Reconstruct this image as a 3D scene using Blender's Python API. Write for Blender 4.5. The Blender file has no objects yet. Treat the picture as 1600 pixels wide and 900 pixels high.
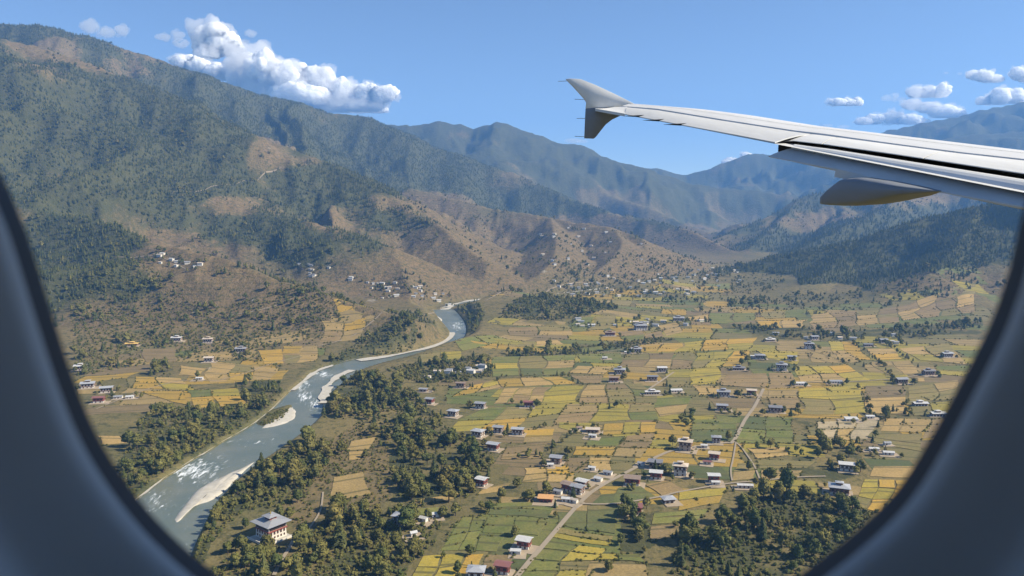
import bpy, bmesh, math, random
import numpy as np
from mathutils import Vector, Matrix

# ------------------------------------------------------------------ camera, sky, sun, exposure
S = bpy.context.scene
C = S.collection
random.seed(7); RNG = np.random.default_rng(7)
FPX = 1208.0                                   # focal length in pixels of a 1600 px wide picture
PITCH = math.atan(130 / FPX)
cam_d = bpy.data.cameras.new('camera'); cam = bpy.data.objects.new('camera', cam_d); C.objects.link(cam)
cam.rotation_euler = (math.pi / 2 - PITCH, 0, 0)
cam_d.sensor_width = 36; cam_d.lens = FPX / 1600 * 36
cam_d.clip_start = 0.01; cam_d.clip_end = 90000
cam_d.dof.use_dof = True; cam_d.dof.focus_distance = 900; cam_d.dof.aperture_fstop = 7.5
S.camera = cam

SUN_AZ, SUN_EL = math.radians(97), math.radians(38)     # azimuth from +Y towards +X
sun_dir = Vector((math.sin(SUN_AZ) * math.cos(SUN_EL), math.cos(SUN_AZ) * math.cos(SUN_EL), math.sin(SUN_EL)))
W = bpy.data.worlds.new('World'); S.world = W; W.use_nodes = True
wn = W.node_tree.nodes; wl = W.node_tree.links
sky = wn.new('ShaderNodeTexSky'); sky.sky_type = 'NISHITA'; sky.sun_disc = False
sky.sun_elevation = SUN_EL; sky.sun_rotation = SUN_AZ; sky.altitude = 3800; sky.air_density = 1.0; sky.dust_density = 0.1; sky.ozone_density = 1.3
wl.new(sky.outputs[0], wn['Background'].inputs[0]); wn['Background'].inputs[1].default_value = 0.086
sd = bpy.data.lights.new('sun', 'SUN'); sd.energy = 5.0; sd.angle = math.radians(0.5); sd.color = (1, 0.89, 0.70)
so = bpy.data.objects.new('sun', sd); C.objects.link(so); so.rotation_euler = sun_dir.to_track_quat('Z', 'Y').to_euler()
S.view_settings.view_transform = 'Standard'; S.view_settings.look = 'None'; S.view_settings.exposure = 0.96; S.view_settings.gamma = 1
S.cycles.use_denoising = True
S.cycles.max_bounces = 8; S.cycles.diffuse_bounces = 3; S.cycles.volume_bounces = 3; S.cycles.transparent_max_bounces = 12
S.cycles.sample_clamp_indirect = 4

# ------------------------------------------------------------------ helpers
FLOOR = -220.0
cp, sp = math.cos(PITCH), math.sin(PITCH)
def ray(px, py):
    a, b = (px - 800) / FPX, (450 - py) / FPX
    return (a, cp + b * sp, -sp + b * cp)
def at(px, py, Y):                             # the point at forward distance Y that the photograph shows there
    d = ray(px, py); t = Y / d[1]
    return (d[0] * t, Y, d[2] * t)
def gr(px, py, z=FLOOR):                       # the point on level ground
    d = ray(px, py); t = z / d[2]
    return (d[0] * t, d[1] * t)
def to_px(x, y, z):
    f = y * cp - z * sp; u = y * sp + z * cp
    return 800 + FPX * x / f, 450 - FPX * u / f

def hash2(ix, iy, seed):
    h = (ix.astype(np.int64) * 374761393 + iy.astype(np.int64) * 668265263 + seed * 1442695041) & 0xFFFFFFFF
    h = ((h ^ (h >> 13)) * 1274126177) & 0xFFFFFFFF
    return ((h ^ (h >> 16)) & 0xFFFF) / 65535.0
def noise2(x, y, seed=0):                      # value noise, -1..1
    x = np.asarray(x, float); y = np.asarray(y, float)
    ix = np.floor(x); iy = np.floor(y); fx = x - ix; fy = y - iy
    fx = fx * fx * fx * (fx * (fx * 6 - 15) + 10); fy = fy * fy * fy * (fy * (fy * 6 - 15) + 10)
    a = hash2(ix, iy, seed); b = hash2(ix + 1, iy, seed); c = hash2(ix, iy + 1, seed); d = hash2(ix + 1, iy + 1, seed)
    return ((a + (b - a) * fx) * (1 - fy) + (c + (d - c) * fx) * fy) * 2 - 1
def fbm(x, y, seed=0, n=4, ridged=False):
    v = 0; a = 1; t = 0
    for k in range(n):
        q = noise2(x * 2 ** k + 13.7 * k, y * 2 ** k - 7.1 * k, seed + k)
        v = v + a * ((1 - 2 * np.abs(q)) if ridged else q); t += a; a *= 0.5
    return v / t
def noise3(p, seed=0):
    ip = np.floor(p); f = p - ip; f = f * f * (3 - 2 * f); out = 0
    for dx in (0, 1):
        for dy in (0, 1):
            for dz in (0, 1):
                w = (f[:, 0] if dx else 1 - f[:, 0]) * (f[:, 1] if dy else 1 - f[:, 1]) * (f[:, 2] if dz else 1 - f[:, 2])
                out = out + w * hash2(ip[:, 0] + dx + 57 * (ip[:, 2] + dz), ip[:, 1] + dy + 131 * (ip[:, 2] + dz), seed)
    return out * 2 - 1
def in_poly(x, y, poly):
    x = np.asarray(x); y = np.asarray(y); c = np.zeros(x.shape, bool); n = len(poly)
    for i in range(n):
        x0, y0 = poly[i]; x1, y1 = poly[(i + 1) % n]
        if y0 == y1: continue
        c ^= ((y0 > y) != (y1 > y)) & (x < (x1 - x0) * (y - y0) / (y1 - y0) + x0)
    return c
def sstep(a, b, v):
    t = np.clip((v - a) / (b - a), 0, 1); return t * t * (3 - 2 * t)

def mesh_obj(name, verts, faces, mats=(), parent=None, smooth=False, mi=None, link=True):
    me = bpy.data.meshes.new(name)
    if isinstance(verts, np.ndarray) and not isinstance(faces, np.ndarray): verts = [tuple(v) for v in verts]
    if isinstance(verts, np.ndarray) and isinstance(faces, np.ndarray):
        k = faces.shape[1]
        me.vertices.add(len(verts)); me.vertices.foreach_set('co', verts.astype(np.float32).ravel())
        me.loops.add(faces.size); me.loops.foreach_set('vertex_index', faces.astype(np.int32).ravel())
        me.polygons.add(len(faces)); me.polygons.foreach_set('loop_start', np.arange(0, faces.size, k, dtype=np.int32))
        me.update(calc_edges=True); me.validate()
    else:
        me.from_pydata([tuple(v) for v in verts], [], [tuple(f) for f in faces])
    for m in mats: me.materials.append(m)
    if mi is not None: me.polygons.foreach_set('material_index', np.asarray(mi, np.int32))
    if smooth: me.polygons.foreach_set('use_smooth', np.ones(len(me.polygons), bool))
    o = bpy.data.objects.new(name, me)
    if link: C.objects.link(o)
    if parent is not None: o.parent = parent
    return o
def empty(name, loc=(0, 0, 0), rz=0):
    o = bpy.data.objects.new(name, None); C.objects.link(o); o.location = loc; o.rotation_euler = (0, 0, rz); o.empty_display_size = 1
    return o
def tag(o, label=None, cat=None, group=None, kind=None):
    if label: o['label'] = label
    if cat: o['category'] = cat
    if group: o['group'] = group
    if kind: o['kind'] = kind
    return o
class MB:
    """collects boxes and polygons of ONE part"""
    def __init__(s): s.v = []; s.f = []; s.m = []
    def box(s, x0, x1, y0, y1, z0, z1, m=0, taper=0):
        b = len(s.v); t = taper
        s.v += [(x0, y0, z0), (x1, y0, z0), (x1, y1, z0), (x0, y1, z0), (x0 + t, y0 + t, z1), (x1 - t, y0 + t, z1), (x1 - t, y1 - t, z1), (x0 + t, y1 - t, z1)]
        for q in ((0, 3, 2, 1), (4, 5, 6, 7), (0, 1, 5, 4), (1, 2, 6, 5), (2, 3, 7, 6), (3, 0, 4, 7)):
            s.f.append(tuple(b + i for i in q)); s.m.append(m)
        return s
    def poly(s, pts, m=0):
        b = len(s.v); s.v += list(pts); s.f.append(tuple(range(b, b + len(pts)))); s.m.append(m); return s
    def build(s, name, mats, parent=None, link=True):
        return mesh_obj(name, s.v, s.f, mats if isinstance(mats, (list, tuple)) else [mats], parent, mi=s.m, link=link)

# ------------------------------------------------------------------ materials
def new_mat(name):
    m = bpy.data.materials.new(name); m.use_nodes = True
    n = m.node_tree.nodes; b = n['Principled BSDF']; b.inputs['Roughness'].default_value = 0.85
    b.inputs['Specular IOR Level'].default_value = 0.2
    return m, n, m.node_tree.links, b
def mixc(n, l, fac, a, b, mode='MIX'):
    x = n.new('ShaderNodeMix'); x.data_type = 'RGBA'; x.blend_type = mode
    for sock, v in ((x.inputs[0], fac), (x.inputs[6], a), (x.inputs[7], b)):
        if isinstance(v, bpy.types.NodeSocket): l.new(v, sock)
        elif isinstance(v, (tuple, list)): sock.default_value = (*v, 1)
        else: sock.default_value = v
    return x.outputs[2]
def math_n(n, l, op, a, b=None, clamp=False):
    x = n.new('ShaderNodeMath'); x.operation = op; x.use_clamp = clamp
    for i, v in enumerate((a, b)):
        if v is None: continue
        if isinstance(v, bpy.types.NodeSocket): l.new(v, x.inputs[i])
        else: x.inputs[i].default_value = v
    return x.outputs[0]
def ntex(n, l, scale, detail=4, rough=0.6, coord=None, dist=0.0):
    t = n.new('ShaderNodeTexNoise'); t.inputs['Scale'].default_value = scale; t.inputs['Detail'].default_value = detail
    t.inputs['Roughness'].default_value = rough; t.inputs['Distortion'].default_value = dist
    if coord is not None: l.new(coord, t.inputs['Vector'])
    return t.outputs[0]
def ramp(n, l, v, p0, p1):
    r = n.new('ShaderNodeMapRange'); r.inputs[1].default_value = p0; r.inputs[2].default_value = p1; l.new(v, r.inputs[0]); r.clamp = True
    return r.outputs[0]
def geo_pos(n): return n.new('ShaderNodeNewGeometry').outputs['Position']
def bump(n, l, b, h, dist, strength=1.0):
    x = n.new('ShaderNodeBump'); x.inputs['Distance'].default_value = dist; x.inputs['Strength'].default_value = strength
    l.new(h, x.inputs['Height']); l.new(x.outputs[0], b.inputs['Normal'])
def plain(name, col, rough=0.8, var=0.12, scale=3.0, metal=0.0, spec=0.2, coords='Object'):
    m, n, l, b = new_mat(name); b.inputs['Roughness'].default_value = rough; b.inputs['Metallic'].default_value = metal
    b.inputs['Specular IOR Level'].default_value = spec
    tc = n.new('ShaderNodeTexCoord').outputs[coords]
    f = ntex(n, l, scale, 4, 0.6, tc)
    l.new(mixc(n, l, f, tuple(c * (1 - var) for c in col), tuple(min(1, c * (1 + var)) for c in col)), b.inputs['Base Color'])
    return m
def per_object(name, col, col2, rough=0.9, scale=0.4):         # foliage: hue by plant, light and dark clumps by noise
    m, n, l, b = new_mat(name); b.inputs['Roughness'].default_value = rough; b.inputs['Specular IOR Level'].default_value = 0.12
    oi = n.new('ShaderNodeObjectInfo').outputs['Random']
    c = mixc(n, l, oi, col, col2)
    f = ntex(n, l, scale, 3, 0.7, n.new('ShaderNodeTexCoord').outputs['Object'])
    c = mixc(n, l, ramp(n, l, f, 0.35, 0.68), mixc(n, l, 1.0, c, (0.62, 0.66, 0.6), 'MULTIPLY'), mixc(n, l, 1.0, c, (1.35, 1.3, 1.15), 'MULTIPLY'))
    l.new(c, b.inputs['Base Color'])
    return m
M = {}
M['bark'] = plain('bark', (0.10, 0.07, 0.05), 0.95)
M['leaf_a'] = per_object('broadleaf_foliage', (0.074, 0.090, 0.029), (0.168, 0.148, 0.047))
M['leaf_b'] = per_object('autumn_foliage', (0.098, 0.096, 0.03), (0.155, 0.128, 0.04))
M['leaf_c'] = per_object('conifer_foliage', (0.046, 0.060, 0.026), (0.092, 0.096, 0.035))
M['white_wall'] = plain('lime_washed_wall', (0.60, 0.56, 0.49), 0.9, 0.08, 0.6)
M['mud_wall'] = plain('rammed_earth_wall', (0.46, 0.36, 0.26), 0.95, 0.15, 0.6)
M['timber'] = plain('painted_timber', (0.20, 0.105, 0.065), 0.8, 0.3, 1.5)
M['red_timber'] = plain('red_ochre_timber', (0.27, 0.075, 0.055), 0.8, 0.25, 1.5)
M['glass'] = plain('dark_window_glass', (0.025, 0.028, 0.033), 0.25, 0.1, 1, spec=0.5)
M['gold'] = plain('gilded_finial', (0.75, 0.5, 0.12), 0.35, 0.05, 1, metal=0.8)
M['yard'] = plain('earth_yard', (0.34, 0.27, 0.19), 0.95, 0.25, 0.3)
M['stone'] = plain('courtyard_paving', (0.42, 0.39, 0.34), 0.95, 0.15, 0.4)
def metal_roof(name, col, rust=0.25):
    m, n, l, b = new_mat(name); b.inputs['Roughness'].default_value = 0.5; b.inputs['Specular IOR Level'].default_value = 0.35
    tc = n.new('ShaderNodeTexCoord').outputs['Object']
    f = ntex(n, l, 0.5, 5, 0.7, tc)
    c = mixc(n, l, math_n(n, l, 'MULTIPLY', ramp(n, l, f, 0.5, 0.75), rust), col, (0.25, 0.13, 0.08))
    w = n.new('ShaderNodeTexWave'); w.inputs['Scale'].default_value = 1.6; l.new(tc, w.inputs['Vector'])
    bump(n, l, b, w.outputs[1], 0.06, 0.6)
    l.new(c, b.inputs['Base Color']); return m
ROOF = {'w': metal_roof('white_metal_roof', (0.54, 0.53, 0.51), 0.35), 'g': metal_roof('grey_metal_roof', (0.29, 0.295, 0.31)),
        'd': metal_roof('dark_grey_roof', (0.20, 0.20, 0.21)), 'b': metal_roof('brown_shingle_roof', (0.27, 0.2, 0.15), 0.5),
        'o': metal_roof('orange_painted_roof', (0.62, 0.33, 0.13)), 'r': metal_roof('red_painted_roof', (0.24, 0.10, 0.085)),
        'l': metal_roof('pale_blue_grey_roof', (0.37, 0.38, 0.40), 0.3), 't': metal_roof('tan_roof', (0.55, 0.46, 0.36)),
        'y': metal_roof('golden_roof', (0.70, 0.46, 0.14), 0.1)}

def field_mat(name, c1, c2, rows):
    m, n, l, b = new_mat(name); b.inputs['Roughness'].default_value = 0.95
    p = geo_pos(n); oi = n.new('ShaderNodeObjectInfo').outputs['Random']
    f = ntex(n, l, 0.035, 5, 0.65, p, 0.6)
    c = mixc(n, l, ramp(n, l, f, 0.36, 0.64), c1, c2)
    g = ntex(n, l, 0.6, 3, 0.7, p)
    c = mixc(n, l, ramp(n, l, g, 0.25, 0.75), mixc(n, l, 1.0, c, (0.68, 0.69, 0.66), 'MULTIPLY'), mixc(n, l, 1.0, c, (1.26, 1.22, 1.12), 'MULTIPLY'))
    # harvest lines and low inner dikes with their own darker grass
    w = n.new('ShaderNodeTexWave'); w.inputs['Scale'].default_value = rows; w.inputs['Distortion'].default_value = 3.5; w.inputs['Detail'].default_value = 1.5
    w.inputs['Detail Scale'].default_value = 0.35
    w.bands_direction = 'Y'; fa = n.new('ShaderNodeAttribute'); fa.attribute_name = 'rows'; l.new(fa.outputs['Vector'], w.inputs['Vector'])
    ln = ramp(n, l, w.outputs[1], 0.05, 0.0)
    c = mixc(n, l, math_n(n, l, 'MULTIPLY', ln, 0.75), c, (0.085, 0.08, 0.035))
    hue = mixc(n, l, oi, (0.82, 0.84, 0.85), (1.15, 1.1, 1.0))
    c = mixc(n, l, 1.0, c, hue, 'MULTIPLY')
    l.new(c, b.inputs['Base Color'])
    return m
FM = {'g': field_mat('ripe_rice', (0.40, 0.25, 0.048), (0.34, 0.235, 0.06), 0.012), 'y': field_mat('yellowing_rice', (0.34, 0.265, 0.048), (0.265, 0.225, 0.055), 0.012),
      'o': field_mat('olive_stubble', (0.175, 0.155, 0.06), (0.22, 0.175, 0.075), 0.014), 'n': field_mat('green_crop', (0.125, 0.147, 0.042), (0.185, 0.175, 0.058), 0.012),
      'b': field_mat('ploughed_brown', (0.20, 0.145, 0.075), (0.24, 0.178, 0.092), 0.015), 't': field_mat('tan_stubble', (0.35, 0.25, 0.108), (0.29, 0.21, 0.09), 0.012),
      's': field_mat('sandy_yard', (0.40, 0.33, 0.22), (0.33, 0.27, 0.18), 0.010), 'd': field_mat('dark_green_crop', (0.095, 0.115, 0.045), (0.13, 0.13, 0.052), 0.015)}
M['bund'] = plain('grass_bund', (0.12, 0.11, 0.048), 0.95, 0.35, 0.3, coords='Object')
M['road'] = plain('dusty_road', (0.30, 0.245, 0.175), 0.95, 0.12, 0.2)
M['track'] = plain('earth_track', (0.25, 0.20, 0.14), 0.95, 0.2, 0.05)
M['gravel'] = plain('river_gravel', (0.45, 0.415, 0.35), 0.95, 0.32, 0.18)

def land_mat(name, hilly):
    """soil and dry grass, with woodland floor where trees stand; attribute land = (wood, bare rock or gravel, red earth)"""
    m, n, l, b = new_mat(name); b.inputs['Roughness'].default_value = 0.97; b.inputs['Specular IOR Level'].default_value = 0.08
    p = geo_pos(n)
    a = n.new('ShaderNodeAttribute'); a.attribute_name = 'land'
    sx = n.new('ShaderNodeSeparateColor'); l.new(a.outputs['Color'], sx.inputs[0])
    f1 = ntex(n, l, 0.006, 6, 0.65, p, 0.8); f2 = ntex(n, l, 0.05, 5, 0.7, p); f3 = ntex(n, l, 0.35, 3, 0.7, p)
    dry = mixc(n, l, ramp(n, l, f1, 0.35, 0.65), (0.165, 0.128, 0.062) if hilly else (0.20, 0.155, 0.065), (0.11, 0.105, 0.044))
    earth = mixc(n, l, ramp(n, l, f2, 0.35, 0.65), (0.21, 0.145, 0.074), (0.15, 0.113, 0.058))
    c = mixc(n, l, sx.outputs[2], dry, earth)
    if hilly:
        sz = n.new('ShaderNodeSeparateXYZ'); l.new(p, sz.inputs[0])
        tz = math_n(n, l, 'SINE', math_n(n, l, 'ADD', math_n(n, l, 'MULTIPLY', sz.outputs[2], .75), math_n(n, l, 'MULTIPLY', f2, 14.0)))
        c = mixc(n, l, math_n(n, l, 'MULTIPLY', math_n(n, l, 'MULTIPLY', ramp(n, l, tz, .2, .9), sx.outputs[2]), .32), c, (0.095, 0.08, 0.046))
    # scrub dots
    c = mixc(n, l, math_n(n, l, 'MULTIPLY', ramp(n, l, ntex(n, l, 0.11, 4, 0.75, p), 0.52, 0.60), 0.75), c, (0.062, 0.066, 0.030))
    wood = mixc(n, l, ramp(n, l, f2, 0.3, 0.7), (0.05, 0.057, 0.026), (0.092, 0.088, 0.04))
    wf = math_n(n, l, 'ADD', sx.outputs[0], math_n(n, l, 'MULTIPLY', math_n(n, l, 'SUBTRACT', f2, 0.5), 0.9))
    c = mixc(n, l, ramp(n, l, wf, 0.4, 0.6), c, wood)
    rock = mixc(n, l, ramp(n, l, f3, 0.3, 0.7), (0.46, 0.41, 0.33), (0.36, 0.30, 0.23))
    rf = math_n(n, l, 'ADD', sx.outputs[1], math_n(n, l, 'MULTIPLY', math_n(n, l, 'SUBTRACT', f2, 0.5), 0.8))
    c = mixc(n, l, ramp(n, l, rf, 0.45, 0.62), c, rock)
    c = mixc(n, l, ramp(n, l, f3, 0.2, 0.8), mixc(n, l, 1.0, c, (0.72, 0.72, 0.72), 'MULTIPLY'), mixc(n, l, 1.0, c, (1.22, 1.22, 1.2), 'MULTIPLY'))
    l.new(c, b.inputs['Base Color'])
    h = math_n(n, l, 'ADD', math_n(n, l, 'MULTIPLY', f2, 8.0), f3)
    bump(n, l, b, h, 1.0 if hilly else 0.35, 0.8)
    return m
M['land'] = land_mat('valley_soil', False); M['hill'] = land_mat('hillside_soil', True)

def water_mat():
    m, n, l, b = new_mat('river_water'); b.inputs['Specular IOR Level'].default_value = 0.3
    p = geo_pos(n); a = n.new('ShaderNodeAttribute'); a.attribute_name = 'flow'
    sx = n.new('ShaderNodeSeparateColor'); l.new(a.outputs['Color'], sx.inputs[0])     # across (m/1000), along (m/1000), rapids
    cv = n.new('ShaderNodeCombineXYZ'); l.new(math_n(n, l, 'MULTIPLY', sx.outputs[0], 1000), cv.inputs[0]); l.new(math_n(n, l, 'MULTIPLY', sx.outputs[1], 300), cv.inputs[1])
    f = ntex(n, l, 0.22, 6, 0.72, cv.outputs[0], 0.8)
    shallow = ntex(n, l, 0.03, 3, 0.6, p)
    base = mixc(n, l, ramp(n, l, shallow, 0.4, 0.7), (0.115, 0.14, 0.118), (0.16, 0.172, 0.14))
    th = math_n(n, l, 'ADD', f, math_n(n, l, 'MULTIPLY', sx.outputs[2], 0.22))
    foam = ramp(n, l, th, 0.60, 0.73)
    l.new(mixc(n, l, foam, base, (0.72, 0.75, 0.76)), b.inputs['Base Color'])
    l.new(math_n(n, l, 'ADD', math_n(n, l, 'MULTIPLY', foam, 0.5), 0.3), b.inputs['Roughness'])
    bump(n, l, b, ntex(n, l, 0.5, 4, 0.7, p), 0.35, 0.6)
    return m
M['water'] = water_mat()

# ------------------------------------------------------------------ terrain: crests read off the skyline, each at its own distance
RIDGES = [
 ('mountain_range', 0.58, [(-420,-20,3700),(-150,20,3750),(0,35,3800),(60,39,3800),(150,58,3850),(200,75,3900),(300,110,4000),(400,143,4250),(450,155,4400),(520,174,4550),(575,180,4600),(700,235,4600),(800,268,4500),(900,310,4250),(1000,340,4000),(1080,358,3650),(1165,408,3200)]),
 ('mountain_range', 0.52, [(-350,0,2950),(-100,40,3000),(0,56,3000),(130,95,3000),(250,137,2950),(350,187,2850),(430,222,2800),(520,257,2700),(600,287,2600),(660,330,2500),(760,390,2350),(845,437,2200)]),
 ('mountain_range', 0.44, [(-300,290,2000),(-100,315,1900),(40,327,1850),(130,332,1800),(230,372,1640),(330,398,1500),(430,436,1400),(520,468,1330),(590,490,1280),(640,508,1230)]),
 ('mountain_range', 0.46, [(180,270,2500),(300,306,2350),(450,338,2150),(560,370,1980),(680,408,1820),(745,438,1730)]),
 ('mountain_range', 0.48, [(520,257,2700),(600,300,2500),(680,350,2300),(740,394,2050),(810,438,1880)]),
 ('mountain_range', 0.40, [(640,292,3500),(760,322,3250),(860,338,3050),(960,356,2750),(1040,384,2500),(1110,420,2300)]),
 ('mountain_range', 0.42, [(860,338,3050),(870,382,2380),(860,428,1980)]), ('mountain_range', 0.42, [(960,356,2750),(985,396,2280),(975,430,2020)]),
 ('peaked_mountain', 0.55, [(300,260,7000),(480,215,6800),(600,193,6600),(650,196,6500),(690,190,6500),(740,199,6450),(780,190,6400),(830,206,6350),(870,222,6300),(910,228,6300),(960,250,6250),(1020,266,6200),(1070,285,6200),(1130,295,6200),(1200,300,6100),(1242,306,6000),(1310,332,5600)]),
 ('peaked_mountain', 0.55, [(780,190,6400),(850,245,6000),(950,300,5500),(1050,340,5000),(1130,372,4500)]),
 ('peaked_mountain', 0.55, [(690,190,6500),(730,250,5900),(800,290,5500)]),
 ('blue_mountain', 0.45, [(850,310,7800),(1000,262,7800),(1040,265,7800),(1075,271,7800),(1130,255,7800),(1180,240,7800),(1210,241,7800),(1290,225,7800),(1380,206,7800),(1420,196,7800),(1450,190,7800),(1500,182,7800),(1530,172,7800),(1600,158,7800),(1720,130,7800)]),
 ('blue_mountain', 0.45, [(1350,262,6800),(1440,228,6800),(1500,212,6800),(1600,202,6800),(1720,185,6800)]),
 ('wooded_ridge', 0.48, [(1120,374,3700),(1180,347,3900),(1250,308,4200),(1330,292,4300),(1420,280,4300),(1520,270,4250),(1600,258,4200),(1850,225,4200)]),
 ('wooded_ridge', 0.44, [(1420,280,4300),(1400,315,3700),(1330,350,3200),(1260,385,2850)]), ('wooded_ridge', 0.44, [(1250,308,4200),(1210,350,3700),(1170,390,3300)]),
 ('wooded_hill', 0.42, [(1140,432,2350),(1180,411,2350),(1260,391,2350),(1330,376,2350),(1400,353,2300),(1470,340,2300),(1530,325,2250),(1600,309,2200),(1850,260,2100)]),
 ('wooded_hill', 0.42, [(1330,376,2350),(1300,420,2100),(1255,450,1950)]),
 ('wooded_hill', 0.36, [(1530,325,2250),(1500,380,2000),(1450,430,1800)]),
]
OBJS = ['ground', 'mountain_range', 'peaked_mountain', 'blue_mountain', 'wooded_ridge', 'wooded_hill']
RP = [(nm, k, np.array([at(*p) for p in pts])) for nm, k, pts in RIDGES]

RIVER_L = [(676,484),(684,495),(694,507),(703,520),(698,530),(680,539),(640,550),(600,557),(555,562),(520,571),(490,581),(470,598),(450,615),(425,640),(400,660),(375,676),(350,690),(325,706),(300,720),(275,737),(250,753),(220,776),(180,810),(120,870),(60,940),(-60,1100)]
RIVER_R = [(709,483),(720,495),(728,510),(725,527),(704,541),(665,551),(625,561),(590,570),(560,581),(543,593),(522,610),(511,628),(505,645),(490,662),(465,682),(440,700),(420,714),(400,727),(372,750),(348,775),(332,797),(316,828),(302,860),(285,910),(260,990),(200,1150)]
WATER = FLOOR - 3.0
RL = np.array([gr(*p, z=WATER) for p in RIVER_L]); RR = np.array([gr(*p, z=WATER) for p in RIVER_R])
def resample(P, n):
    i = np.linspace(0, len(P) - 1, n); a = np.floor(i).astype(int).clip(0, len(P) - 2); t = (i - a)[:, None]
    p0 = P[np.maximum(a - 1, 0)]; p1 = P[a]; p2 = P[a + 1]; p3 = P[np.minimum(a + 2, len(P) - 1)]
    return 0.5 * (2 * p1 + (p2 - p0) * t + (2 * p0 - 5 * p1 + 4 * p2 - p3) * t ** 2 + (3 * p1 - p0 - 3 * p2 + p3) * t ** 3)
RLs = resample(RL, 240); RRs = resample(RR, 240); RC = (RLs + RRs) / 2; RW = np.linalg.norm(RLs - RRs, axis=1) / 2
# upper reach: narrow stream up the valley
UP = np.array([gr(*p) for p in [(692,484),(720,474),(760,468),(820,463),(880,459),(940,452),(1000,443),(1080,433),(1140,420)]])

def river_dist(x, y):                           # signed distance to the water's edge, negative inside
    x = np.asarray(x, float); y = np.asarray(y, float); d = np.full(x.shape, 1e9)
    m = (y < 1750) & (y > 150) & (x < 60) & (x > -900) & (x < 60 - .1 * (1750 - y) * 0 ) & (np.abs(x - np.interp(y, RC[::-1, 1], RC[::-1, 0])) < 260)
    if m.any():
        xs, ys = x[m], y[m]; dd = np.full(xs.shape, 1e9)
        for PL in (RLs, RRs):
            for i in range(0, len(PL) - 1):
                ax, ay = PL[i]; bx, by = PL[i + 1]; L2 = (bx - ax) ** 2 + (by - ay) ** 2 + 1e-9
                t = np.clip(((xs - ax) * (bx - ax) + (ys - ay) * (by - ay)) / L2, 0, 1)
                dd = np.minimum(dd, np.hypot(xs - ax - t * (bx - ax), ys - ay - t * (by - ay)))
        dd = np.where(in_poly(xs, ys, np.vstack([RLs, RRs[::-1]])), -dd, dd)
        d[m] = dd
    return d
HILLOCK = gr(865, 492)
def terrain(x, y, full=False):
    x = np.asarray(x, float); y = np.asarray(y, float)
    wx = x + 90 * fbm(x / 520, y / 520, 3, 3) + 22 * fbm(x / 110, y / 110, 5, 2); wy = y + 90 * fbm(x / 520, y / 520, 9, 3) + 22 * fbm(x / 110, y / 110, 11, 2)
    best = np.full(x.shape, -1e9); idx = np.zeros(x.shape, int); dcr = np.full(x.shape, 1e9)
    for nm, k, P in RP:
        far = P[:, 1].mean() > 5000
        h = np.full(x.shape, -1e9)
        for i in range(len(P) - 1):
            ax, ay, az = P[i]; bx, by, bz = P[i + 1]; L2 = (bx - ax) ** 2 + (by - ay) ** 2 + 1e-9
            t0 = np.clip(((x - ax) * (bx - ax) + (y - ay) * (by - ay)) / L2, 0, 1)
            d0 = np.hypot(x - ax - t0 * (bx - ax), y - ay - t0 * (by - ay))
            dcr = np.minimum(dcr, d0); w = np.clip(d0 / 260, 0, 1)          # the crest line itself stays put, the flanks wander
            ux = x + (wx - x) * w * (2.2 if far else 1.0); uy = y + (wy - y) * w * (2.2 if far else 1.0)
            t = np.clip(((ux - ax) * (bx - ax) + (uy - ay) * (by - ay)) / L2, 0, 1)
            d = np.hypot(ux - ax - t * (bx - ax), uy - ay - t * (by - ay))
            h = np.maximum(h, az + t * (bz - az) - k * d * (1 - 0.12 * np.clip(d / 2500, 0, 1)))
        up = h > best; best = np.where(up, h, best); idx = np.where(up, OBJS.index(nm), idx)
    rel = best - FLOOR
    amp = np.clip(rel / 160, 0, 1); sc = np.clip(y / 3000, 1, 1.9)
    gul = fbm(wx / (330 * sc), wy / (330 * sc), 21, 4, True)
    off = np.clip(dcr / (160 * sc), 0.12, 1)
    g2 = fbm(wx / (140 * sc) + 3.3, wy / (140 * sc), 27, 3, True)
    best = best + amp * off * ((88 * sc) * (gul - 0.30) + (26 * sc) * (g2 - .3)) + amp * 6 * fbm(x / 45, y / 45, 31, 3)
    kk = 26.0                                    # soft meeting of slope and valley floor
    r = best - FLOOR
    z = FLOOR + np.where(r > 3 * kk, r, kk * np.log1p(np.exp(np.clip(r / kk, -40, 4))) * 1.0)
    z = np.where(r > 3 * kk, np.maximum(z, best), z)
    z = z - kk * np.log1p(np.exp(-2.0)) * np.clip(1 - np.abs(r) / (3 * kk), 0, 1) * 0
    hill = r > 4
    # wooded hillock on the valley floor
    hx = (x - HILLOCK[0]) / 185; hy = (y - HILLOCK[1]) / 130
    z = z + 26 * np.exp(-(hx ** 2 + hy ** 2) * 1.3) * (1 + 0.2 * fbm(x / 60, y / 60, 41, 2))
    rd = river_dist(x, y)
    z = np.where(rd < 30, np.minimum(z, FLOOR + (z - FLOOR) * sstep(4, 30, rd)), z)
    z = z - 6.5 * (1 - sstep(-5, 4, rd))
    du = np.full(x.shape, 1e9)                   # the flat strip the stream runs in, up the valley
    for i in range(len(UP) - 1):
        (ax, ay), (bx, by) = UP[i], UP[i + 1]; t = np.clip(((x - ax) * (bx - ax) + (y - ay) * (by - ay)) / ((bx - ax) ** 2 + (by - ay) ** 2), 0, 1)
        du = np.minimum(du, np.hypot(x - ax - t * (bx - ax), y - ay - t * (by - ay)))
    z = np.minimum(z, FLOOR + np.maximum(0, du - 35) * .55)
    hill = hill & (z > FLOOR + 3); idx = np.where(hill, idx, 0)
    if full: return z, idx, rd, r
    return z

TH = np.radians(np.arange(-50, 50.01, 0.105)); RR_ = 300 * np.exp(np.arange(0, math.log(11000 / 300), 0.0078))
TT, RAD = np.meshgrid(TH, RR_); GX = RAD * np.sin(TT); GY = RAD * np.cos(TT)
GZ, GI, GD, GREL = terrain(GX, GY, True)
GPX, GPY = to_px(GX, GY, GZ)

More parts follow.
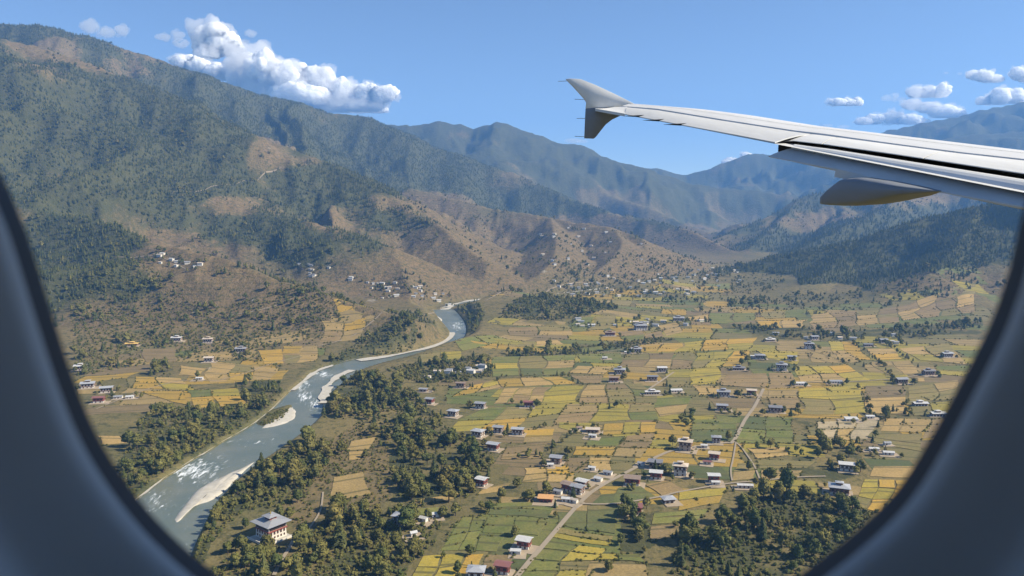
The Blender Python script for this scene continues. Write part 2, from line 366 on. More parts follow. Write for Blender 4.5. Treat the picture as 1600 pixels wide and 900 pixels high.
# land cover read from the photograph: brown slopes (px, py, rx, ry, wood change, red earth)
COVER = [(90,75,130,45,-1.0,0.5),(230,110,80,30,-.5,.4),(420,232,32,24,-1.6,.9),(470,252,60,14,-.9,.6),(640,315,70,16,-.8,.7),(690,330,40,20,-.6,.8),
 (300,410,90,40,-.9,.8),(250,385,60,20,-.7,.7),(430,480,120,50,-1.0,.8),(330,440,70,40,-.5,.6),(520,300,60,14,-.5,.5),(360,318,60,16,-.6,.8),(520,345,40,30,-.5,.8),
 (700,400,110,50,-1.2,1.0),(640,430,90,40,-.8,.8),(780,440,70,20,-1.0,.7),(900,390,140,45,-1.2,.9),(880,360,70,20,-.8,.8),(1020,405,90,30,-1.0,.9),(1080,380,50,35,-.8,.8),
 (950,345,40,14,-.5,.6),(180,500,90,40,-.8,.5),(200,520,120,40,-.8,.5),(400,520,160,30,-1.0,.6),(590,460,90,28,-.7,.7),(1130,400,40,20,-.6,.6),(1300,345,60,20,-.5,.7),(1440,305,60,16,-.9,.7),
 (1180,390,30,14,-.4,.3),(1420,440,120,20,-.7,.3),(1510,450,80,26,-1.2,.4),(1560,440,60,20,-1.0,.4),(900,290,60,25,-.3,.4),(780,225,30,30,-.5,.5),(700,215,20,18,-.4,.4),(100,430,80,60,.5,-.2),(150,230,200,80,.5,-.3),(450,390,60,40,.45,-.2),(590,400,40,40,.5,-.3),(600,240,140,50,.6,-.4),(1350,420,160,45,.8,-.4),(1450,370,150,30,.8,-.4)]
def cover(px, py, x, y, rel):
    wood = 0.60 + 0.7 * fbm(x / 420, y / 420, 51, 4) + 0.45 * fbm(x / 130, y / 130, 57, 3) + 0.3 * np.clip(rel / 500, -0.2, 1)
    red = 0.3 + 0.5 * fbm(x / 300, y / 300, 61, 3)
    for cx, cy, rx, ry, dw, dr in COVER:
        g = np.exp(-(((px - cx) / rx) ** 2 + ((py - cy) / ry) ** 2))
        wood = wood + .75 * dw * g; red = red + 1.1 * dr * g
    return np.clip(wood, 0, 1), np.clip(red, 0, 1)
GW, GRED = cover(GPX, GPY, GX, GY, GREL)

def gz(x, y, A=None):                           # height of the built surface
    A = GZ if A is None else A
    x = np.asarray(x, float); y = np.asarray(y, float)
    ti = (np.arctan2(x, y) - TH[0]) / (TH[1] - TH[0]); ri = np.log(np.maximum(np.hypot(x, y), 301) / 300) / 0.0078
    ti = np.clip(ti, 0, len(TH) - 1.001); ri = np.clip(ri, 0, len(RR_) - 1.001)
    a = ti.astype(int); b = ri.astype(int); u = ti - a; v = ri - b
    return A[b, a] * (1 - u) * (1 - v) + A[b, a + 1] * u * (1 - v) + A[b + 1, a] * (1 - u) * v + A[b + 1, a + 1] * u * v
GDc = np.minimum(GD, 500.0)
def rdist(x, y): return gz(x, y, GDc)
_T = 300 * np.exp(np.linspace(0, math.log(10800 / 300), 1400))
def hit(px, py):                                # where the sight line through a pixel meets the land
    d = ray(px, py); h = math.hypot(d[0], d[1])
    x = _T * d[0] / h; y = _T * d[1] / h; z = _T * d[2] / h
    below = np.nonzero(z < gz(x, y))[0]
    i = below[0] if len(below) else len(_T) - 1
    return float(x[i]), float(y[i])
def hitz(px, py): x, y = hit(px, py); return x, y, float(gz(x, y))

# woods on the valley floor: outline in the picture, trees per 100 m2, kind mix, name used in labels
WOODS = [
 ('w_river', [(513,603),(548,586),(610,592),(640,606),(672,640),(700,672),(738,694),(768,722),(762,762),(716,784),(650,792),(612,770),(606,700),(560,660),(505,652)], 0.95, 'tree in the dense wood on the river bank below the golden fields'),
 ('w_bank', [(402,729),(468,690),(520,690),(500,740),(450,790),(380,800),(330,850),(318,880),(310,905),(300,870),(330,800),(350,775)], 0.95, 'tree on the wooded bank between gravel bar and manor house'),
 ('w_low', [(330,905),(360,860),(470,842),(520,800),(600,800),(650,800),(690,812),(680,850),(640,880),(630,920),(330,920)], 0.8, 'tree in the wood along the bottom edge near the manor house'),
 ('w_scrub', [(440,790),(500,700),(560,660),(606,700),(612,780),(560,800),(470,842)], 0.16, 'tree standing in the tan scrub clearing above the manor house'),
 ('w_left', [(170,745),(200,700),(225,650),(262,632),(300,640),(380,625),(430,603),(446,613),(400,655),(340,690),(280,728),(222,768),(185,790)], 0.8, 'tree in the riverside wood across the water beside the window edge'),
 ('w_right', [(1048,890),(1058,845),(1110,822),(1150,796),(1190,772),(1262,766),(1320,785),(1372,800),(1310,860),(1270,910),(1050,915)], 0.9, 'tree in the wood filling the lower right corner of the view'),
 ('w_grove', [(955,812),(985,800),(1018,806),(1024,850),(1000,868),(965,860)], 0.7, 'tree in the small grove below the dark red house'),
 ('w_farm', [(1205,655),(1250,648),(1300,690),(1345,705),(1352,740),(1290,760),(1225,735),(1245,700)], 0.42, 'tree in the loose grove left of the white roofed yard'),
 ('w_mid', [(1060,640),(1085,640),(1090,682),(1068,690)], 0.8, 'tree in the clump beside the tall brown farmhouse'),
 ('w_hillock', [(780,505),(815,482),(850,473),(905,471),(955,480),(965,494),(930,502),(860,508)], 0.7, None),
 ('w_band', [(776,560),(850,546),(930,541),(1010,527),(1060,530),(960,549),(860,562)], 0.6, None),
 ('w_band2', [(1120,512),(1200,510),(1330,518),(1400,512),(1535,502),(1535,522),(1340,533),(1210,529)], 0.5, None),
 ('w_upper', [(488,586),(520,562),(560,545),(630,528),(655,536),(640,549),(560,560),(505,574)], 0.6, None),
 ('w_hamlet', [(600,578),(660,570),(765,560),(775,588),(720,598),(650,600)], 0.45, None),
 ('w_bend', [(712,482),(742,478),(760,500),(738,528),(730,520)], 0.6, None),
 ('w_bend2', [(600,505),(660,495),(675,510),(660,524),(610,522)], 0.4, None),
 ('w_far', [(830,470),(880,440),(1000,430),(1150,412),(1230,445),(1180,480),(1080,478),(960,470)], 0.16, None),
 ('w_right_far', [(1080,470),(1240,462),(1400,470),(1540,440),(1540,470),(1400,490),(1100,497)], 0.2, None),
 ('w_leftslope', [(110,500),(240,500),(330,520),(500,510),(560,500),(540,540),(440,575),(330,560),(200,575),(120,590)], 0.28, None),
 ('w_leftgrove', [(230,570),(272,568),(272,588),(235,590)], 0.6, None),
 ('w_leftgrove2', [(368,606),(400,590),(440,598),(436,606),(385,622)], 0.5, None),
]
WPOLY = {w[0]: np.array([gr(*p) for p in w[1]]) for w in WOODS}
floor = GI == 0
GW = np.where(floor, 0.12 + 0.35 * fbm(GX / 90, GY / 90, 71, 3), GW); GRED = np.where(floor, GRED * 0.6, GRED)
for w in WOODS:
    ins = in_poly(GX, GY, WPOLY[w[0]]) & (GY < 4500)
    GW = np.where(ins, np.maximum(GW, 0.46 + 0.6 * fbm(GX / 34, GY / 34, 72, 3) if w[2] > 0.4 else 0.25 + 0.3 * fbm(GX / 40, GY / 40, 72, 3)), GW)
    if w[0] == 'w_scrub': GRED = np.where(ins, 0.7, GRED)
GROCK = np.where(floor & (GD < -1), 0.8, 0.0)
GROCK = np.maximum(GROCK, 0.42 * np.exp(-(((GPX - 420) / 22) ** 2 + ((GPY - 232) / 18) ** 2)))
for cx, cy, r in ((310, 490, 22), (395, 470, 14), (580, 470, 18), (640, 488, 22), (240, 395, 14), (850, 425, 12)):
    GROCK = np.maximum(GROCK, 0.5 * np.exp(-(((GPX - cx) / r) ** 2 + ((GPY - cy) / (r * .5)) ** 2)))

nr, nc = GX.shape
vid = np.arange(nr * nc).reshape(nr, nc)
quads = np.stack([vid[:-1, :-1], vid[:-1, 1:], vid[1:, 1:], vid[1:, :-1]], -1).reshape(-1, 4)
qi = GI[:-1, :-1].reshape(-1)
CO = np.stack([GX, GY, GZ], -1).reshape(-1, 3); LAND = np.stack([GW, GROCK, GRED, np.ones_like(GW)], -1).reshape(-1, 4)
STRUCT = {}
for k, nm in enumerate(OBJS):
    f = quads[qi == k]
    used, inv = np.unique(f, return_inverse=True)
    o = mesh_obj(nm, CO[used], inv.reshape(-1, 4), [M['land' if k == 0 else 'hill']], smooth=True)
    at_ = o.data.attributes.new('land', 'FLOAT_COLOR', 'POINT'); at_.data.foreach_set('color', LAND[used].astype(np.float32).ravel())
    tag(o, kind='structure'); STRUCT[nm] = o
GROUND = STRUCT['ground']
# the plain beneath and behind the aircraft, out to the edge of the air
o = mesh_obj('plain', [(-13000, -5000, FLOOR - 9), (13000, -5000, FLOOR - 9), (13000, 12000, FLOOR - 9), (-13000, 12000, FLOOR - 9)], [(0, 1, 2, 3)], [M['land']]); tag(o, kind='structure')
o = mesh_obj('near_ground', [(-2000, -4000, FLOOR), (2000, -4000, FLOOR), (2000, 190, FLOOR), (232, 190, FLOOR), (-232, 190, FLOOR), (-2000, 190, FLOOR)], [(0, 1, 2, 3, 4, 5)], [M['land']]); tag(o, kind='structure')

# ------------------------------------------------------------------ river, gravel
NA = 34
u = np.linspace(-0.35, 1.35, NA)
RV = RLs[:, None, :] * (1 - u)[None, :, None] + RRs[:, None, :] * u[None, :, None]
along = np.concatenate([[0], np.cumsum(np.linalg.norm(np.diff(RC, axis=0), axis=1))])
rpx, rpy = to_px(RV[..., 0], RV[..., 1], np.full(RV.shape[:2], WATER))
foam = np.zeros(RV.shape[:2]) - 0.15
for cx, cy, rx, ry, s in ((300, 735, 40, 20, 1.0), (250, 780, 30, 24, .5), (470, 600, 18, 12, .9), (475, 620, 14, 10, .9), (492, 632, 12, 9, .9), (395, 690, 30, 6, .5), (715, 510, 16, 8, .7), (335, 725, 24, 10, .6), (505, 585, 20, 7, .8), (230, 800, 26, 14, .5)):
    foam = np.maximum(foam, s * np.exp(-(((rpx - cx) / rx) ** 2 + ((rpy - cy) / ry) ** 2)) - 0.15)
v3 = np.concatenate([RV, np.full(RV.shape[:2] + (1,), WATER)], -1).reshape(-1, 3)
vi = np.arange(len(v3)).reshape(RV.shape[:2])
rf = np.stack([vi[:-1, :-1], vi[1:, :-1], vi[1:, 1:], vi[:-1, 1:]], -1).reshape(-1, 4)
o = mesh_obj('river', v3, rf, [M['water']], smooth=True); tag(o, kind='structure')
fl = np.stack([(u[None, :] * RW[:, None] * 2) / 1000, np.repeat(along[:, None], NA, 1) / 1000, foam, np.ones_like(foam)], -1)
a_ = o.data.attributes.new('flow', 'FLOAT_COLOR', 'POINT'); a_.data.foreach_set('color', fl.astype(np.float32).ravel())

def strip(name, P, w, z_off, mat, parent=None, kind=None, wvar=0.0, zfun=gz, sub=8):
    P = resample(np.array(P), (len(P) - 1) * sub + 1)
    d = np.gradient(P, axis=0); d /= np.linalg.norm(d, axis=1)[:, None] + 1e-9; nrm = np.stack([-d[:, 1], d[:, 0]], 1)
    ww = w * (1 + wvar * np.array([noise2(np.array([i * .37]), np.array([w]), 5)[0] for i in range(len(P))]))
    L = P + nrm * ww[:, None] / 2; R = P - nrm * ww[:, None] / 2
    vs = []; fs = []
    for i in range(len(P)):
        zl, zr = float(zfun(*L[i])), float(zfun(*R[i]))
        vs += [(*L[i], zl + z_off), (*R[i], zr + z_off)]
        if i: fs.append((2 * i - 2, 2 * i - 1, 2 * i + 1, 2 * i))
    o = mesh_obj(name, vs, fs, [mat], parent)
    if kind: tag(o, kind=kind)
    return o
def mound(name, poly, z0, hgt, mat, n=60):      # a low bank of gravel with a rounded back
    P = np.array([gr(*p, z=z0) for p in poly]); P = resample(np.vstack([P, P[:1]]), n + 1)[:-1]; c = P.mean(0)
    vs = []; fs = []
    rings = (1.0, 0.9, 0.75, 0.5, 0.2)
    for q, s in enumerate(rings):
        for i, p in enumerate(P):
            w = 1 + 0.05 * noise2(np.array([p[0] / 5]), np.array([p[1] / 5 + q]), 8)[0]
            xy = c + (p - c) * s * w; vs.append((xy[0], xy[1], z0 - 0.8 + (hgt + 0.8) * (1 - s ** 6) * (1 + 0.3 * noise2(np.array([xy[0] / 9]), np.array([xy[1] / 9]), 3)[0])))
    for q in range(len(rings) - 1):
        for i in range(n):
            j = (i + 1) % n; fs.append((q * n + i, q * n + j, (q + 1) * n + j, (q + 1) * n + i))
    fs.append(tuple((len(rings) - 1) * n + i for i in range(n)))
    o = mesh_obj(name, vs, fs, [mat], smooth=True); tag(o, kind='structure'); return o
mound('gravel_bar', [(402,719),(380,729),(344,745),(312,762),(294,780),(271,812),(274,819),(290,804),(303,792),(326,785),(342,776),(358,762),(374,745)], WATER, 1.3, M['gravel'])
mound('gravel_bar', [(404,672),(434,666),(459,656),(464,643),(456,633),(452,640),(440,650),(420,660)], WATER, 1.2, M['gravel'])
mound('river_island', [(397,663),(418,643),(440,635),(457,632),(456,640),(440,654),(415,666)], WATER, 1.6, M['land'])
def bar(P, w): tag(strip('gravel_bar', [gr(*p, z=WATER) for p in P], w, 1.0, M['gravel'], wvar=.5, zfun=lambda x, y: WATER), kind='structure')
bar([(550,579),(530,588),(515,601),(509,615),(505,631)], 11); bar([(706,520),(699,531),(672,542),(622,554),(560,564)], 15); bar([(520,571),(495,581),(475,596),(458,611)], 7)
mound('gravel_bar', [(668,500),(680,493),(692,500),(684,506),(672,507)], WATER, 1.5, M['gravel'])
strip('gravel_shore', [gr(*p, z=WATER) for p in [(556,561),(520,570),(489,580),(468,597),(449,614),(424,639),(399,659),(374,675),(349,689),(324,705),(299,719),(274,736),(249,752),(219,775),(190,800)]], 3.6, 0.9, M['gravel'], kind='structure', wvar=.8, zfun=lambda x, y: WATER)
strip('valley_stream', UP, 14, 0.5, M['water'], kind='structure')
strip('gravel_shore', UP + np.array([0, 16]), 12, 0.6, M['gravel'], kind='structure', wvar=.9)

# ------------------------------------------------------------------ roads and tracks
ROADS = [([(800,912),(830,875),(856,845),(905,788),(935,763),(985,736),(1030,713),(1060,703),(1130,693),(1146,690),(1164,657),(1180,634),(1193,608)], 6.5),
 ([(905,788),(962,788),(1032,777),(1060,770),(1135,757),(1190,752),(1240,747),(1290,745)], 4.0), ([(1053,582),(1030,598),(1008,613)], 5.0),
 ([(428,900),(440,876),(452,858),(458,846)], 4.5), ([(458,846),(480,830),(500,800),(505,770)], 2.5), ([(1144,752),(1142,735),(1146,715),(1150,690)], 2.5), ([(1187,750),(1178,728),(1160,702),(1150,692)], 2.5),
 ([(340,596),(380,585),(420,572),(470,560)], 3.0), ([(150,640),(200,620),(240,606),(285,596),(340,596)], 3.0), ([(940,552),(985,545),(1035,538)], 4), ([(1245,598),(1330,597),(1400,592),(1440,586)], 4)]
for P, w in ROADS: tag(strip('road', [gr(*p) for p in P], w * .55, 0.75, M['road'], sub=10), kind='structure')
for P in ([(268,304),(330,292),(410,277),(440,262)], [(330,497),(392,488),(450,470),(470,455)], [(480,545),(560,520),(640,495),(690,480)], [(900,372),(960,380),(1010,384)],
          [(760,470),(860,452),(960,446),(1060,438)], [(70,420),(150,408),(235,400),(290,420)]):
    strip('hill_track', [hit(*p) for p in P], 2.6, 0.6, M['track'], kind='structure', sub=14)

# ------------------------------------------------------------------ fields: outline in the picture, parcels across x down, crops
F = [
 [(768,562),(898,556),(890,586),(770,591),3,3,'nonyotndn'], [(776,594),(879,588),(898,601),(784,606),3,1,'gtg'], [(734,602),(776,594),(784,608),(700,622),2,2,'gygt'],
 [(787,608),(859,605),(851,630),(773,633),3,2,'ttbtbt'], [(859,605),(909,602),(902,631),(848,633),1,2,'yy'], [(745,640),(888,633),(872,666),(695,678),3,2,'noyygo'],
 [(912,602),(1004,599),(1030,630),(905,631),3,3,'tbotonboo'], [(887,633),(1030,632),(1033,655),(873,664),3,2,'tyobyn'], [(1020,622),(1076,619),(1076,644),(1034,650),1,2,'nt'],
 [(945,663),(1030,658),(1024,675),(940,679),3,1,'gyg'], [(923,683),(973,680),(962,697),(913,696),1,1,'n'], [(973,680),(1024,676),(1010,700),(962,698),1,2,'bb'],
 [(901,698),(962,698),(957,713),(895,713),1,1,'g'], [(962,699),(1010,701),(1001,716),(958,714),1,1,'t'], [(888,716),(955,716),(950,735),(880,738),2,1,'bt'],
 [(820,672),(873,670),(862,691),(818,692),1,2,'gt'], [(796,697),(857,692),(850,716),(790,716),1,2,'bb'], [(898,555),(979,553),(970,569),(905,567),2,1,'nn'],
 [(979,553),(1085,551),(1080,577),(966,574),3,2,'obobtb'], [(1000,541),(1100,532),(1098,549),(985,552),3,2,'ggyggy'], [(1100,531),(1180,527),(1176,546),(1098,549),2,2,'gggy'],
 [(710,545),(770,532),(800,538),(722,556),2,1,'nn'], [(795,516),(895,510),(893,525),(790,529),2,2,'bobt'], [(897,506),(965,502),(945,517),(893,520),2,1,'no'],
 [(900,572),(960,573),(940,586),(890,583),2,1,'tt'], [(893,587),(940,587),(935,600),(905,600),1,1,'b'], [(1085,552),(1178,549),(1150,572),(1080,576),3,2,'yygoyg'],
 [(1045,578),(1125,574),(1120,600),(1038,603),2,2,'yyoy'], [(1236,574),(1322,569),(1358,594),(1245,600),3,2,'yygtty'], [(1197,583),(1233,583),(1240,607),(1195,609),1,1,'b'], [(1130,585),(1195,584),(1194,607),(1127,602),1,1,'b'],
 [(1246,608),(1342,603),(1361,647),(1246,647),2,2,'yyoy'], [(1345,603),(1408,601),(1417,649),(1362,648),1,2,'bt'], [(1414,605),(1500,594),(1497,625),(1417,628),2,2,'otoo'],
 [(1197,610),(1245,609),(1245,640),(1195,640),1,2,'tb'], [(1350,544),(1392,544),(1408,561),(1367,563),1,2,'tg'], [(1294,533),(1330,534),(1358,563),(1310,563),2,2,'ygtg'],
 [(1400,544),(1483,536),(1510,570),(1433,563),2,2,'toyt'], [(1458,572),(1515,571),(1510,588),(1470,586),1,2,'ny'], [(1362,566),(1420,563),(1440,584),(1378,588),2,2,'ttot'],
 [(1161,652),(1240,652),(1235,691),(1150,691),2,2,'dnnn'], [(1085,655),(1160,654),(1148,688),(1080,690),1,2,'nd'], [(1275,658),(1375,653),(1362,690),(1278,690),3,2,'ssssts'],
 [(1378,677),(1447,677),(1447,707),(1367,694),1,2,'oo'], [(1380,655),(1447,655),(1445,676),(1380,674),2,1,'tt'], [(1448,655),(1485,652),(1472,682),(1448,685),1,1,'b'],
 [(1161,699),(1222,697),(1225,711),(1172,716),1,1,'t'], [(1172,717),(1267,719),(1262,731),(1185,731),1,1,'o'], [(1190,733),(1258,735),(1256,746),(1195,748),1,1,'t'],
 [(1145,722),(1182,722),(1185,748),(1146,750),1,2,'ot'], [(1058,767),(1139,761),(1133,784),(1058,799),1,2,'yg'], [(1020,802),(1116,793),(1090,818),(1026,822),1,2,'nn'],
 [(1026,826),(1085,822),(1056,845),(1026,850),1,1,'b'], [(928,866),(1003,867),(1016,880),(928,880),2,1,'yn'], [(926,882),(1016,882),(1020,912),(918,912),1,1,'t'],
 [(960,760),(998,758),(1026,778),(965,786),1,1,'d'], [(1003,756),(1040,748),(1072,766),(1032,776),1,1,'b'], [(1359,751),(1430,751),(1412,812),(1345,795),3,3,'yggyygogy'],
 [(1362,728),(1440,728),(1432,748),(1366,746),1,1,'t'], [(815,732),(890,727),(885,752),(805,757),2,2,'tgtt'], [(772,792),(880,787),(862,811),(765,808),1,2,'nd'],
 [(766,811),(858,814),(843,840),(756,837),2,1,'nn'], [(727,811),(764,811),(744,863),(690,866),2,2,'nnnn'], [(752,841),(793,843),(782,864),(747,863),1,1,'n'],
 [(663,873),(762,866),(748,900),(640,915),3,2,'yygyyg'], [(765,867),(811,867),(798,892),(757,890),1,1,'b'], [(880,797),(978,791),(956,832),(872,820),2,1,'dd'],
 [(872,824),(954,836),(948,851),(860,840),1,2,'oy'], [(860,844),(944,856),(928,912),(812,908),2,4,'nynynony'], [(940,770),(985,768),(1000,786),(932,787),1,1,'d'],
 [(630,796),(692,794),(688,806),(635,808),1,1,'n'], [(652,783),(720,771),(715,784),(660,789),1,1,'t'], [(753,763),(790,757),(782,773),(747,776),1,1,'t'],
 [(540,690),(585,684),(580,702),(540,704),1,1,'t'], [(516,745),(575,735),(590,772),(520,785),1,1,'t'], [(545,705),(572,703),(570,716),(548,718),1,1,'t'], [(370,862),(425,858),(420,874),(368,876),1,1,'o'],
 [(225,550),(275,550),(275,567),(228,568),1,1,'b'], [(278,572),(322,577),(320,588),(278,588),1,1,'t'], [(205,590),(285,592),(300,611),(205,608),2,2,'gtgy'], [(285,612),(375,608),(385,632),(300,637),2,2,'nygg'],
 [(215,612),(280,613),(290,634),(262,630),1,1,'g'], [(325,566),(440,577),(425,594),(325,598),3,2,'tottgt'], [(322,556),(365,556),(365,564),(322,565),1,1,'t'], [(405,553),(480,549),(482,569),(416,571),2,2,'gtgo'],
 [(522,520),(575,512),(572,528),(530,528),2,1,'gy'], [(505,531),(577,530),(560,544),(500,546),2,2,'tgbt'], [(440,548),(500,548),(498,566),(445,572),2,2,'gtbt'], [(560,498),(605,500),(600,511),(560,511),1,1,'g'],
 [(1032,485),(1072,485),(1070,494),(1032,494),1,1,'g'], [(1077,497),(1112,492),(1112,509),(1080,508),1,2,'tb'], [(1113,490),(1182,489),(1178,501),(1115,508),2,1,'nn'], [(1183,502),(1262,500),(1258,512),(1186,513),2,1,'gt'],
 [(1050,452),(1090,451),(1088,459),(1050,459),1,1,'t'], [(1102,447),(1140,445),(1138,453),(1104,454),1,1,'n'], [(920,472),(990,471),(985,482),(920,483),2,1,'to'], [(1102,472),(1140,470),(1136,480),(1103,480),1,1,'g'],
 [(1190,487),(1260,484),(1258,496),(1192,498),2,1,'on'], [(1265,492),(1400,484),(1410,504),(1270,514),4,3,'tbobtbtobbtb'], [(1400,484),(1520,470),(1525,492),(1412,502),4,3,'btbotbbttbob'], [(965,520),(1060,505),(1070,520),(980,535),3,2,'botnbt'],
 [(800,540),(870,533),(880,540),(800,548),2,1,'ot'], [(660,560),(720,556),(720,566),(660,570),2,1,'oy'], [(765,475),(800,472),(800,480),(768,482),1,1,'g'], [(860,462),(905,458),(905,465),(862,468),1,1,'n'],
 [(118,600),(150,600),(160,616),(118,618),1,1,'t'], [(150,683),(205,683),(200,695),(160,697),1,1,'t'], [(1430,590),(1445,590),(1445,596),(1432,596),1,1,'t'], [(1420,632),(1490,628),(1488,648),(1424,650),2,1,'oy'],
 [(1083,602),(1125,604),(1122,616),(1085,618),1,1,'t'], [(1275,545),(1345,566),(1340,568),(1268,566),1,1,'t'], [(880,660),(935,662),(925,680),(878,668),1,1,'y'], [(1186,548),(1250,550),(1245,572),(1196,560),1,1,'y'],
 [(905,545),(935,541),(955,547),(905,553),1,1,'n'],
]
PARCELS = []; EDGES = []
for q in F:
    c = [np.array(gr(*p)) for p in q[:4]]; nu, nv, crops = q[4], q[5], q[6]
    dist = np.linalg.norm(sum(c) / 4); gap = min(1.6, 0.4 + dist / 1500)
    us = [i / nu for i in range(nu + 1)]; vs_ = [j / nv for j in range(nv + 1)]
    G = {}
    for i in range(nu + 1):
        for j in range(nv + 1):
            uu = us[i] + (random.uniform(-.13, .13) / nu if 0 < i < nu else 0); vv = vs_[j] + (random.uniform(-.16, .16) / nv if 0 < j < nv else 0)
            G[i, j] = (c[0] * (1 - uu) + c[1] * uu) * (1 - vv) + (c[3] * (1 - uu) + c[2] * uu) * vv
    for j in range(nv):
        for i in range(nu):
            cr = crops[(j * nu + i) % len(crops)]
            P = [G[i, j], G[i + 1, j], G[i + 1, j + 1], G[i, j + 1]]
            pts = []
            for k in range(4):
                a, b = P[k], P[(k + 1) % 4]; L = np.linalg.norm(b - a); nn = np.array([b[1] - a[1], a[0] - b[0]]) / (L + 1e-9)
                bow = random.uniform(-.03, .03) * L
                for s in range(6):
                    t = s / 6; wq = a + (b - a) * t; pts.append(wq + 5.5 * np.array([noise2(wq[0:1] / 55, wq[1:2] / 55, 311)[0], noise2(wq[0:1] / 55, wq[1:2] / 55, 312)[0]]) + nn * (bow * math.sin(math.pi * t) + random.uniform(-.35, .35) * min(1, L / 60) * (s > 0)))
            ctr = sum(pts) / len(pts); EDGES.append((pts, dist))
            ins = []
            for p in pts:
                d = p - ctr; L = np.linalg.norm(d); ins.append(ctr + d * max(0.4, (L - gap) / L))
            zt = random.uniform(0.3, 0.58)
            n = len(ins); vs = []; out = []
            for p, p0 in zip(ins, pts):
                zz = float(gz(*p)); vs.append((p[0], p[1], max(zz, FLOOR) + zt))
            for p in ins:
                d = p - ctr; L = np.linalg.norm(d); e = ctr + d * (L + 0.35) / L; out.append((e[0], e[1], float(gz(*p)) - 1.2))
            vs += out
            cz = sum(v[2] for v in vs[:n]) / n
            vs.append((ctr[0], ctr[1], max(float(gz(*ctr)), FLOOR) + zt))
            fs = [(k, (k + 1) % n, 2 * n) for k in range(n)]; mi = [0] * n
            for k in range(n):
                fs.append((n + k, n + (k + 1) % n, (k + 1) % n, k)); mi.append(1)
            o = mesh_obj('rice_field' if cr in 'gyno' else 'stubble_field', vs, [f[::-1] for f in fs], [FM[cr], M['bund']], GROUND, mi=mi)
            ex = (P[1] - P[0]) / np.linalg.norm(P[1] - P[0]); ey = np.array([-ex[1], ex[0]])
            ra = o.data.attributes.new('rows', 'FLOAT_VECTOR', 'POINT'); k0 = random.uniform(0, 500)
            ra.data.foreach_set('vector', np.array([(np.dot(np.array(v[:2]) - ctr, ex) + k0, np.dot(np.array(v[:2]) - ctr, ey) * random.choice((1, 1)) + k0, 0) for v in vs], np.float32).ravel())
            PARCELS.append((np.array(pts), cr))

# ------------------------------------------------------------------ houses
def window_mesh(w, h):
    b = MB(); t = 0.14
    b.box(-w / 2, w / 2, -.10, .05, 0, t, 0).box(-w / 2, w / 2, -.10, .05, h - t, h, 0).box(-w / 2, -w / 2 + t, -.10, .05, t, h - t, 0).box(w / 2 - t, w / 2, -.10, .05, t, h - t, 0).box(-.05, .05, -.08, .05, t, h - t, 0)
    b.box(-w / 2 + t, w / 2 - t, -.02, .03, t, h - t, 1)
    o = b.build('window', [M['timber'], M['glass']], link=False); return o.data
WIN = {'n': window_mesh(1.1, 1.5), 'w': window_mesh(2.0, 1.7), 'd': window_mesh(1.3, 2.1)}
def roof_mesh(b, w, d, z, rise, ov, kind, th=0.22):
    x, y = w / 2 + ov, d / 2 + ov
    if kind == 'flat':
        b.box(-x, x, -y, y, z, z + th); return
    if kind == 'mono':
        e = [(-x, -y, z), (x, -y, z), (x, y, z + rise), (-x, y, z + rise)]
        b.poly([(p[0], p[1], p[2] + th) for p in e]); b.poly(e[::-1])
        for i in range(4):
            a, c = e[i], e[(i + 1) % 4]; b.poly([a, c, (c[0], c[1], c[2] + th), (a[0], a[1], a[2] + th)])
        return
    if kind == 'hip': rl = max(0.15, x - y * 0.85)
    else: rl = x
    e = [(-x, -y, z), (x, -y, z), (x, y, z), (-x, y, z)]; r = [(-rl, 0, z + rise), (rl, 0, z + rise)]
    up = lambda p: (p[0], p[1], p[2] + th)
    for off, flip in ((up, False), (lambda p: p, True)):
        E = [off(p) for p in e]; R_ = [off(p) for p in r]
        for q in ([E[0], E[1], R_[1], R_[0]], [E[2], E[3], R_[0], R_[1]]): b.poly(q[::-1] if flip else q)
        if kind == 'hip':
            for q in ([E[1], E[2], R_[1]], [E[3], E[0], R_[0]]): b.poly(q[::-1] if flip else q)
    edges = [(e[0], e[1]), (e[2], e[3])] + ([(e[1], e[2]), (e[3], e[0])] if kind == 'hip' else [(e[1], r[1]), (r[1], e[2]), (e[3], r[0]), (r[0], e[0])])
    for a, c in edges: b.poly([a, c, up(c), up(a)])
HOUSES = []
